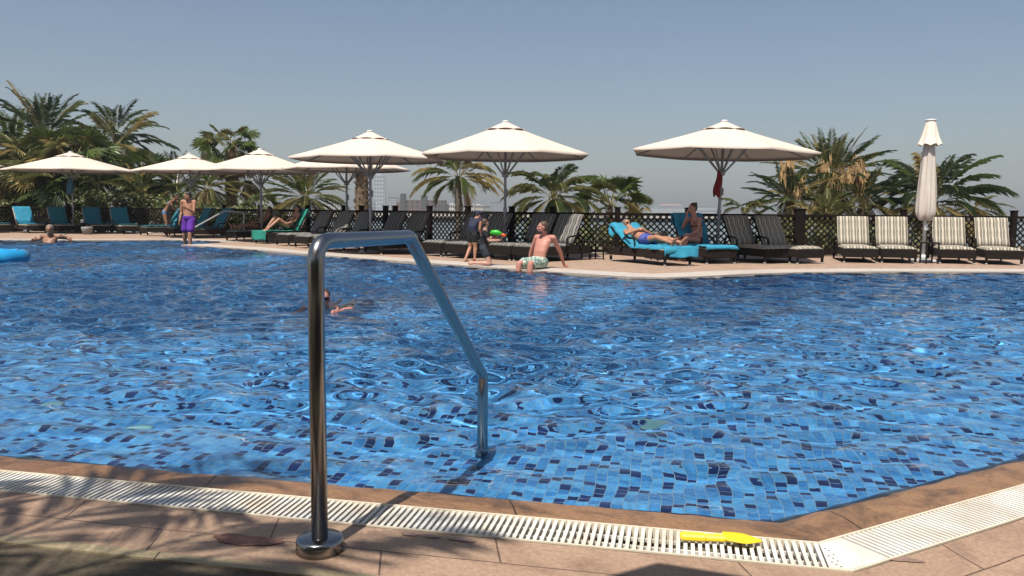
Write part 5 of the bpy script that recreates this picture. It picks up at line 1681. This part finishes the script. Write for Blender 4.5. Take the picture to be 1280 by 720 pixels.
def palm(kind, px, Y, zc, cr, label, seed, nf=44, trunk=True, tr=.16, dry=.1, lean=0.0, elmin=-35, elmax=82, zbase=-1.6, greens=(0, 1, 2), name='palm_tree', group='palm trees behind the fence', dens=1.25, x=None, az_bias=None, droop=1.0, cat='palm tree', wid=None, lw=.019):
    rs = random.Random(seed)
    x = px_x(px, Y) if x is None else x
    r = thing(name, label, cat, (x - lean, Y, zbase), rs.uniform(0, .1), group)
    top = Vector((lean, 0, zc - zbase))
    Lv = Leaves(); Dv = Leaves()
    ga = 2.39996
    for i in range(nf):
        t = (i + .5) / nf
        az = i * ga + rs.uniform(-.25, .25)
        el = R(elmax - (elmax - elmin) * t ** .9 + rs.uniform(-9, 9))
        L = cr * (.78 + .3 * math.sin(t * math.pi)) * rs.uniform(.85, 1.12)
        mi = rs.choice(greens)
        if rs.random() < .10: mi = 3
        if t > .8 and rs.random() < .5: mi = 3 if rs.random() < .5 else 1
        b = top + Vector((math.cos(az) * tr * .8, math.sin(az) * tr * .8, .12 - .5 * t * (cr * .22)))
        if kind == 'date':
            frond(Lv, b, az, el, L, R(rs.uniform(18, 52)) * droop, rs, mi, wid=wid or cr * .26, n=int(34 * dens), lw=lw)
        elif kind == 'coco':
            frond(Lv, b, az, el, L, R(rs.uniform(60, 105)) * droop, rs, mi, wid=wid or cr * .34, n=int(27 * dens), hang=.5, lw=lw)
        else:
            fan(Lv, b, az, el, L * .55, L * .50, R(rs.uniform(10, 55)) * droop, rs, mi, n=24)
    nd = int(nf * dry)
    for i in range(nd):
        az = rs.uniform(0, 6.28); el = R(rs.uniform(-80, -35))
        b = top + Vector((math.cos(az) * tr, math.sin(az) * tr, -rs.uniform(.1, .25 + cr * .12)))
        if kind == 'fan': fan(Dv, b, az, el, cr * .3, cr * .38, R(30), rs, 4, n=16, dead=True)
        else: frond(Dv, b, az, el, cr * rs.uniform(.45, .7), R(40), rs, 4, wid=cr * .16, n=24, hang=.9)
    raw('crown', Lv.v, Lv.f, LM, r, False, Lv.m)
    if Dv.v: raw('dry_fronds', Dv.v, Dv.f, LM, r, False, Dv.m)
    if trunk:
        tb = MB(); hgt = zc - zbase; k = max(10, int(hgt / .11)); pts = []; rr = []
        for i in range(k + 1):
            t = i / k
            pts.append((lean * t ** 1.6, 0, hgt * t)); rr.append((tr * (1.25 - .35 * t)) * (1.12 if i % 2 else .94))
        tb.tube(pts, rr, 12)
        # old leaf bases standing off the upper trunk
        for i in range(int(hgt * 22)):
            t = rs.uniform(.25, 1); an = rs.uniform(0, 6.28); z_ = hgt * t; rad = tr * (1.2 - .3 * t)
            c = Vector((lean * t ** 1.6 + math.cos(an) * rad, math.sin(an) * rad, z_)); o_ = Vector((math.cos(an), math.sin(an), 1.3)).normalized()
            tb.bar(c, c + o_ * rs.uniform(.07, .15), .06, .02, up=Vector((math.cos(an), math.sin(an), 0)))
        tb.build('trunk', M_trunk if kind != 'coco' else M_trunk2, r)
    return r
def zpx(y, Y, px=640):
    return dp(px, y, Y).z
# left mass
palm('date', 62, 40, zpx(172, 40, 62), 2.9, 'tall feathery date palm, highest crown at the left', 1, nf=52, tr=.24, elmin=-45, elmax=86, greens=(0, 2, 2), dry=.2, dens=1.35)
palm('coco', 150, 41, zpx(182, 41, 150), 2.7, 'ragged palm with upright fronds and a slim trunk above the left parasol', 2, nf=22, tr=.13, elmin=-60, elmax=84, greens=(0, 2, 1), dry=.6, droop=.5)
palm('date', 150, 43, zpx(168, 43, 140), 2.5, 'dark palm crown behind the ragged palm', 31, nf=26, tr=.13, elmin=-50, elmax=80, greens=(2, 2, 0), dry=.5)
palm('date', 22, 42, zpx(190, 42, 22), 2.9, 'leaning palm crown touching the left picture edge', 3, nf=44, tr=.22, elmin=-50, greens=(0, 1, 2), dry=.3)
palm('fan', 100, 38.5, zpx(196, 38.5, 100), 2.2, 'green fan palm above the top of the left parasol', 4, nf=56, tr=.2, elmin=-60, greens=(0, 0, 1), dry=.3)
palm('fan', 48, 38, zpx(202, 38, 48), 2.0, 'yellowish fan palm left of the left parasol top', 5, nf=50, tr=.2, elmin=-60, greens=(0, 1, 1), dry=.4)
palm('date', 8, 37.5, zpx(228, 37.5, 8), 2.1, 'low palm with tan dry fronds at the left picture edge', 6, nf=40, tr=.2, elmin=-60, greens=(1, 2, 0), dry=.7)
palm('fan', 75, 37.2, zpx(236, 37.2, 75), 1.8, 'low fan palm under the left parasol canopy', 7, nf=46, tr=.18, elmin=-60, greens=(1, 0, 2), dry=.5)
palm('fan', 183, 38.5, zpx(218, 38.5, 183), 1.5, 'small fan palm with a spiky top right of the left parasol', 8, nf=40, tr=.12, elmin=-60, greens=(0, 2, 0), dry=.3)
palm('date', 128, 37.6, zpx(235, 37.6, 128), 1.9, 'low feathery palm right of the pole with the teal bag', 9, nf=40, tr=.16, elmin=-60, greens=(0, 2, 1), dry=.4)
palm('date', 178, 36.8, zpx(243, 37, 178), 1.7, 'low palm with pale arching fronds left of the bending woman', 10, nf=36, tr=.14, elmin=-50, greens=(0, 2, 1), dry=.3)
palm('date', 222, 38, zpx(232, 38, 222), 2.0, 'low olive palm behind the bending woman', 11, nf=42, tr=.15, elmin=-60, greens=(1, 2, 1), dry=.4)
palm('date', 262, 37, zpx(236, 37, 262), 1.9, 'low olive palm right of the man in purple shorts', 12, nf=44, tr=.15, elmin=-60, greens=(1, 1, 0), dry=.4)
palm('fan', 291, 39, zpx(185, 39, 291), 1.45, 'fan palm with a round crown above two parasols', 13, nf=44, tr=.26, elmin=-50, greens=(0, 1, 0), dry=.5)
palm('date', 313, 40, zpx(226, 40, 313), 1.25, 'slim palm with a small crown beside the thick trunk', 14, nf=26, tr=.15, elmin=-70, greens=(1, 1, 3), dry=.8)
palm('date', 382, 34, zpx(246, 34, 382), 1.75, 'bushy date palm with yellow tips behind the woman with raised knees', 15, nf=56, tr=.2, elmin=-25, elmax=88, greens=(1, 0, 1), dry=.15, dens=1.1)
palm('date', 453, 31, zpx(196, 31, 453), .8, 'thick brown palm trunk whose crown hides behind the parasols', 16, nf=18, tr=.25, elmin=-60, elmax=20, greens=(1, 3, 3), dry=.8)
palm('coco', 573, 33, zpx(222, 33, 573), 1.85, 'slim palm with two drooping yellow arms left of the central parasol', 17, nf=24, tr=.13, elmin=-12, elmax=75, greens=(1, 0, 3), dry=.3, droop=.62)
palm('coco', 690, 27, zpx(248, 27, 690), 1.65, 'broad arching palm behind the seated man', 18, nf=34, tr=.14, elmin=-25, elmax=85, greens=(0, 2, 1), dry=.1, droop=.75, dens=1.2)
palm('fan', 762, 29, zpx(258, 29, 762), 1.35, 'small fan palm left of the lying man', 19, nf=22, tr=.1, elmin=-10, elmax=88, greens=(0, 1, 0), dry=.1, droop=.5)
palm('fan', 797, 31, zpx(262, 31, 797), .6, 'tiny fan palm tuft above the lying man', 20, nf=12, tr=.06, elmin=0, elmax=85, greens=(1, 1, 0), dry=.1, droop=.5)
# right clump
palm('date', 1035, 26.5, zpx(222, 26.5, 1035), 1.75, 'tall date palm with tan seed stalks right of the right parasol', 21, nf=64, tr=.28, elmin=-30, elmax=88, greens=(0, 2, 1), dry=.5, dens=1.1, droop=.7)
palm('date', 985, 25.5, zpx(250, 25.5, 985), 1.45, 'spiky lower palm left of the tan seed stalks', 22, nf=40, tr=.15, elmin=-15, elmax=85, greens=(0, 2, 2), dry=.4)
palm('date', 1078, 25.2, zpx(252, 25.2, 1078), 1.3, 'low palm with tan fronds behind the first sunlit lounger', 23, nf=36, tr=.15, elmin=-30, elmax=80, greens=(0, 1, 2), dry=.6)
palm('coco', 930, 25, zpx(263, 25, 930), .85, 'single low arching frond tuft behind the shaded loungers', 24, nf=9, tr=.06, elmin=0, elmax=50, greens=(0, 1, 0), dry=0, droop=.6)
palm('coco', 1163, 24.2, zpx(252, 24.2, 1163), 1.95, 'large dark palm with long fronds behind the closed parasol', 25, nf=34, tr=.16, elmin=-22, elmax=80, greens=(2, 2, 0), dry=.1, droop=.6, dens=1.25)
palm('date', 1030, 23.5, zpx(270, 23.5, 1030), 1.0, 'low dense palm just behind the fence at the wide post', 26, nf=34, tr=.1, elmin=-40, elmax=80, greens=(0, 1, 1), dry=.6)
palm('date', 1215, 26, zpx(262, 26, 1215), 1.0, 'low dry palm tuft right of the closed parasol', 27, nf=20, tr=.1, elmin=-20, elmax=40, greens=(1, 3, 2), dry=.3)
palm('fan', 330, 35.5, zpx(262, 35.5, 330), 1.1, 'low fan palm at fence height behind the thin handrail', 28, nf=26, tr=.1, elmin=-60, elmax=80, greens=(1, 0, 1), dry=.3)
# tan flower stalks of the tall right palm
rs = random.Random(77)
Sv = Leaves(); bx = px_x(1035, 26.5)
for (sx, sy, n_, w_) in ((985, 205, 60, .22), (1000, 222, 30, .3), (1052, 218, 60, .35), (1072, 208, 70, .32), (1030, 205, 20, .3), (1078, 225, 40, .25)):
    c = dp(sx, sy, 25.3)
    for k in range(n_):
        p = c + Vector((rs.gauss(0, w_ * .5), rs.gauss(0, .15), rs.gauss(.05, .16)))
        ln = rs.uniform(.3, .75); q = p + Vector((rs.gauss(0, .08), rs.gauss(0, .05), -ln))
        m = p.lerp(q, .5) + Vector((rs.gauss(0, .06), 0, .05)); wv = Vector((.007, 0, 0))
        Sv.kite(p, m - wv, q, m + wv, 0)
o = raw('seed_stalks', Sv.v, Sv.f, mat('tan_stalks', (.42, .27, .12), .8, var=.3, tl=.2))
tr_ = [t for t in bpy.data.objects if t.get('label', '').startswith('tall date palm with tan')][0]
bpy.context.view_layer.update()
o.parent = tr_; o.matrix_parent_inverse = tr_.matrix_world.inverted()
# palm beside the photographer that throws its shadow on the near paving
palm('coco', 0, -.30, 4.2, 2.1, 'palm out of view at the left whose frond shadows streak the paving', 41, nf=24, tr=.14, elmin=-25, elmax=70, x=-2.85, zbase=-.01, greens=(0, 1, 2), dry=.0, droop=.8, group='palm beside the near paving')
# low shrubs behind the fence
def shrub(px, Y, h, w_, label, seed, mi=(0, 1, 1, 2), n=900):
    rs = random.Random(seed); x = px_x(px, Y)
    Lv = Leaves()
    cl = [(rs.uniform(-w_, w_), rs.uniform(-.5, .5), rs.uniform(.2, h), rs.uniform(.25, .5)) for _ in range(int(14 + w_ * 6))]
    for k in range(n):
        cx, cy2, cz, cr = rs.choice(cl)
        d = Vector((rs.gauss(0, 1), rs.gauss(0, 1), rs.gauss(0, .8))).normalized() * cr * rs.uniform(.5, 1.05)
        p = Vector((cx, cy2, cz)) + d
        q = Vector((rs.gauss(0, 1), rs.gauss(0, 1), rs.gauss(.3, 1))).normalized(); s2 = q.orthogonal().normalized() * .035
        Lv.kite(p, p + q * .08 - s2, p + q * .17, p + q * .08 + s2, rs.choice(mi))
    r = thing('shrub', label, 'shrub', (x, Y, -1.6), 0, 'shrubs behind the fence')
    o = raw('foliage', [(v[0], v[1], v[2] + 1.6) for v in Lv.v], Lv.f, LM, r, False, Lv.m)
    mb = MB()
    for k in range(5):
        mb.tube([(rs.uniform(-.2, .2), 0, 0), (rs.uniform(-w_ * .5, w_ * .5), rs.uniform(-.2, .2), .9), (rs.uniform(-w_ * .8, w_ * .8), rs.uniform(-.3, .3), 1.6 + h * .6)], [.04, .03, .015], 6)
    mb.build('stem', M_trunk, r)
    return r
shr = [(20, 36.6, 'leftmost'), (55, 36.5, 'second from left'), (100, 36.3, ''), (140, 36, ''), (180, 35.8, ''), (225, 35.2, ''), (262, 34.4, ''), (300, 33.6, '')]
labs = ['dense shrub behind the fence at the left picture edge', 'dense shrub behind the fence left of the pole with the teal bag', 'dense shrub behind the fence right of the pole with the teal bag', 'dense shrub behind the slim trunk of the ragged palm', 'dense shrub behind the fence left of the bending woman', 'dense shrub behind the fence above the man in purple shorts', 'dense shrub behind the thin handrail top', 'dense shrub under the parasol above the thin handrail']
for k, ((px, Y, _), lab) in enumerate(zip(shr, labs)): shrub(px, Y, 1.6 if k < 6 else 1.1, 1.1, lab, 50 + k, n=1300)
shrub(700, 24, .5, 1.0, 'low shrub seen through the lattice behind the seated man', 60)
shrub(765, 23.5, .55, .9, 'low shrub seen through the lattice left of the lying man', 61)
shrub(1010, 22.6, .6, 1.3, 'low shrub seen through the lattice at the wide post', 62, n=1300)
shrub(1090, 22.8, .5, 1.0, 'low shrub seen through the lattice behind the sunlit loungers', 63)

# unseen dark greenery added behind the camera to darken the steel rail's reflections
hr = random.Random(8); Hv = Leaves()
for k in range(9000):
    x_ = hr.uniform(-9, 9); t_ = hr.random()
    y_, z_ = (-3.2 + hr.gauss(0, .05), hr.uniform(.05, 2.3)) if t_ < .7 else (-3.2 - hr.uniform(0, .9), 2.3 + hr.gauss(0, .05))
    p = Vector((x_, y_, z_)); q = Vector((hr.gauss(0, 1), hr.gauss(.6, 1), hr.gauss(.3, 1))).normalized(); s2 = q.orthogonal().normalized() * .05
    Hv.kite(p, p + q * .10 - s2, p + q * .2, p + q * .10 + s2, hr.choice((0, 2, 2)))
hg = thing('added_hedge', 'unseen clipped dark greenery added behind the camera for the steel rail to mirror', 'added_hedge')
raw('foliage', Hv.v, Hv.f, LM, hg, False, Hv.m)
mb = MB(); mb.box((0, -3.7, 1.12), (18.2, .8, 2.25), bev=.15); mb.build('branches', LM[2], hg)

# ------------------------------------------------------------------ far buildings
def bmat(name, c): return mat(name, c, .85, var=.08, vscale=.3)
M_win = mat('window_glass', (.05, .06, .07), .15)
def block(parent, name, x0, x1, y0, dep, z0, z1, m, wins=None, zb=-1.3):
    """a storeyed volume; wins=(cols, rows) adds recessed window bands on the side facing us"""
    mb = MB(); mb.box(((x0 + x1) / 2, y0 + dep / 2, (z0 + z1) / 2), (x1 - x0, dep, z1 - z0)); mb.build(name, m, parent)
    if wins:
        c, r_ = wins; W_ = x1 - x0; hh = z1 - z0
        for i in range(c):
            for j in range(r_):
                wb = MB(); wb.box((x0 + W_ * (i + .5) / c, y0 - .03, z0 + hh * (j + .55) / r_), (W_ / c * .55, .3, hh / r_ * .5))
                wb.build('window', M_win, parent)
def pxb(x0, x1, Y): return px_x(x0, Y), px_x(x1, Y)
# brown building with two wind towers
Y = 480
b = thing('brown_building', 'low brown stone building with two square wind towers', 'building', (0, 0, 0))
mB = bmat('brown_stone_wall', (.16, .10, .075)); mB2 = bmat('dark_stone_wall', (.09, .075, .07))
x0, x1 = pxb(500, 556, Y); block(b, 'wall', x0, x1, Y, 14, -1.3, zpx(250, Y, 530), mB, (9, 3))
x0, x1 = pxb(501, 507.5, Y); block(b, 'wind_tower', x0, x1, Y - 1.5, 4, -1.3, zpx(242, Y, 504), mB2, (2, 5))
x0, x1 = pxb(526.5, 534, Y); block(b, 'wind_tower', x0, x1, Y - 1.5, 4, -1.3, zpx(244.3, Y, 530), mB2, (2, 5))
x0, x1 = pxb(534.2, 559.3, Y); block(b, 'wing', x0, x1, Y - .8, 10, -1.3, zpx(255, Y, 545), mB2, (6, 2))
x0, x1 = pxb(533, 545, Y); block(b, 'upper_storey', x0, x1, Y + 1, 8, -1.3, zpx(252.6, Y, 540), mB2)
x0, x1 = pxb(495, 501, Y); block(b, 'side_storey', x0, x1, Y + 1, 8, -1.3, zpx(252.5, Y, 498), mB)
# hazy tower
Y = 1500
t_ = thing('tower', 'tall pale tower fading in the haze behind the parasol pole', 'tower')
x0, x1 = pxb(468, 481, Y); block(t_, 'shaft', x0, x1, Y, 14, -1.3, zpx(219, Y, 474), bmat('pale_tower', (.42, .46, .50)), (4, 9))
x0, x1 = pxb(470, 478, Y); block(t_, 'crown_storey', x0, x1, Y + 2, 8, -1.3, zpx(217, Y, 474), MATS['pale_tower'])
def lowb(x0, x1, ytop, Y, label, c, wins, roof=None, name='low_building'):
    Y *= 1.45
    b = thing(name, label, 'building')
    a0, a1 = pxb(x0, x1, Y); zt = zpx(ytop, Y, (x0 + x1) / 2)
    mm = bmat('wall_%03d' % int(x0), c)
    block(b, 'wall', a0, a1, Y, 12, -1.3, zt, mm, wins)
    mb = MB(); mb.box(((a0 + a1) / 2, Y + 6, zt + .25), (a1 - a0 + .8, 12.8, .5)); mb.build('roof', mm, b)
    if roof:
        r0, r1 = pxb(*roof[:2], Y); zr = zpx(roof[2], Y, x0); block(b, 'roof_storey', r0, r1, Y + 3, 6, zt + .5, max(zt + 1.5, zr), mm)
    return b
lowb(485, 497, 246.5, 620, 'pale grey block between the tower and the brown building', (.38, .40, .41), (4, 6))
lowb(560, 571, 256.5, 420, 'white low block just left of the slim palm trunk', (.62, .60, .55), (4, 2), (562, 566, 255))
lowb(579, 592, 256.0, 430, 'white low block just right of the slim palm trunk', (.66, .63, .58), (4, 2), (583, 588, 254.5))
lowb(592.5, 604, 257.2, 440, 'cream low block above the cap of the standing boy', (.60, .56, .48), (4, 2), (595, 600, 256))
lowb(604.5, 612, 257.6, 450, 'small grey block left of the central parasol pole', (.40, .40, .40), (3, 2))
lowb(613, 627, 252.5, 600, 'blue grey block right beside the central parasol pole', (.34, .38, .42), (5, 5))
lowb(447, 467, 252.5, 700, 'pale blocks left of the hazy tower', (.45, .45, .44), (7, 4))
lowb(398, 428, 253.5, 640, 'pale block between the bushy date palm and the overlapping poles', (.50, .48, .46), (9, 3), (405, 415, 251))
lowb(708, 730, 256.5, 520, 'pale block behind the broad arching palm', (.48, .44, .40), (6, 2))
lowb(862, 893, 256.3, 760, 'long pale blue block left of the red cloth', (.42, .46, .50), (12, 2))
# stepped domed building
Y = 1050
b = thing('domed_building', 'wide stepped building with a reddish roof behind the seated woman', 'building')
mm = bmat('wall_domed', (.36, .38, .40)); mr_ = bmat('roof_red', (.38, .20, .17))
for k, (xa, xb, yt) in enumerate(((808, 862, 260.5), (815, 858, 258.5), (822, 853, 256.3))):
    x0, x1 = pxb(xa, xb, Y); block(b, 'tier', x0, x1, Y + k * 2, 16 - k * 4, -1.3, zpx(yt, Y, 835), mm, (14, 2) if k else None)
x0, x1 = pxb(824, 851, Y); zt = zpx(256.3, Y, 835)
mb = MB(); mb.add([(x0, Y + 4, zt), (x1, Y + 4, zt), (x1, Y + 12, zt), (x0, Y + 12, zt), (x0 + 4, Y + 8, zt + 1.6), (x1 - 4, Y + 8, zt + 1.6)], [(0, 1, 5, 4), (2, 3, 4, 5), (1, 2, 5), (3, 0, 4), (0, 3, 2, 1)]); mb.build('roof', mr_, b)

# ------------------------------------------------------------------ haze
mb = MB(); mb.box((0, 0, 37.5), (3520, 3520, 83))
hz = mb.build('haze', bpy.data.materials.new('haze_air'))
tag(hz, kind='stuff')
hm_ = hz.data.materials[0]; hm_.use_nodes = True
t = hm_.node_tree; t.nodes.clear()
pv = t.nodes.new('ShaderNodeVolumePrincipled'); ou = t.nodes.new('ShaderNodeOutputMaterial')
pv.inputs['Color'].default_value = (.68, .73, .78, 1); pv.inputs['Density'].default_value = HAZE; pv.inputs['Anisotropy'].default_value = .1
t.links.new(pv.outputs[0], ou.inputs['Volume'])
hm_.cycles.homogeneous_volume = True
if HAZE <= 0: bpy.data.objects.remove(hz)
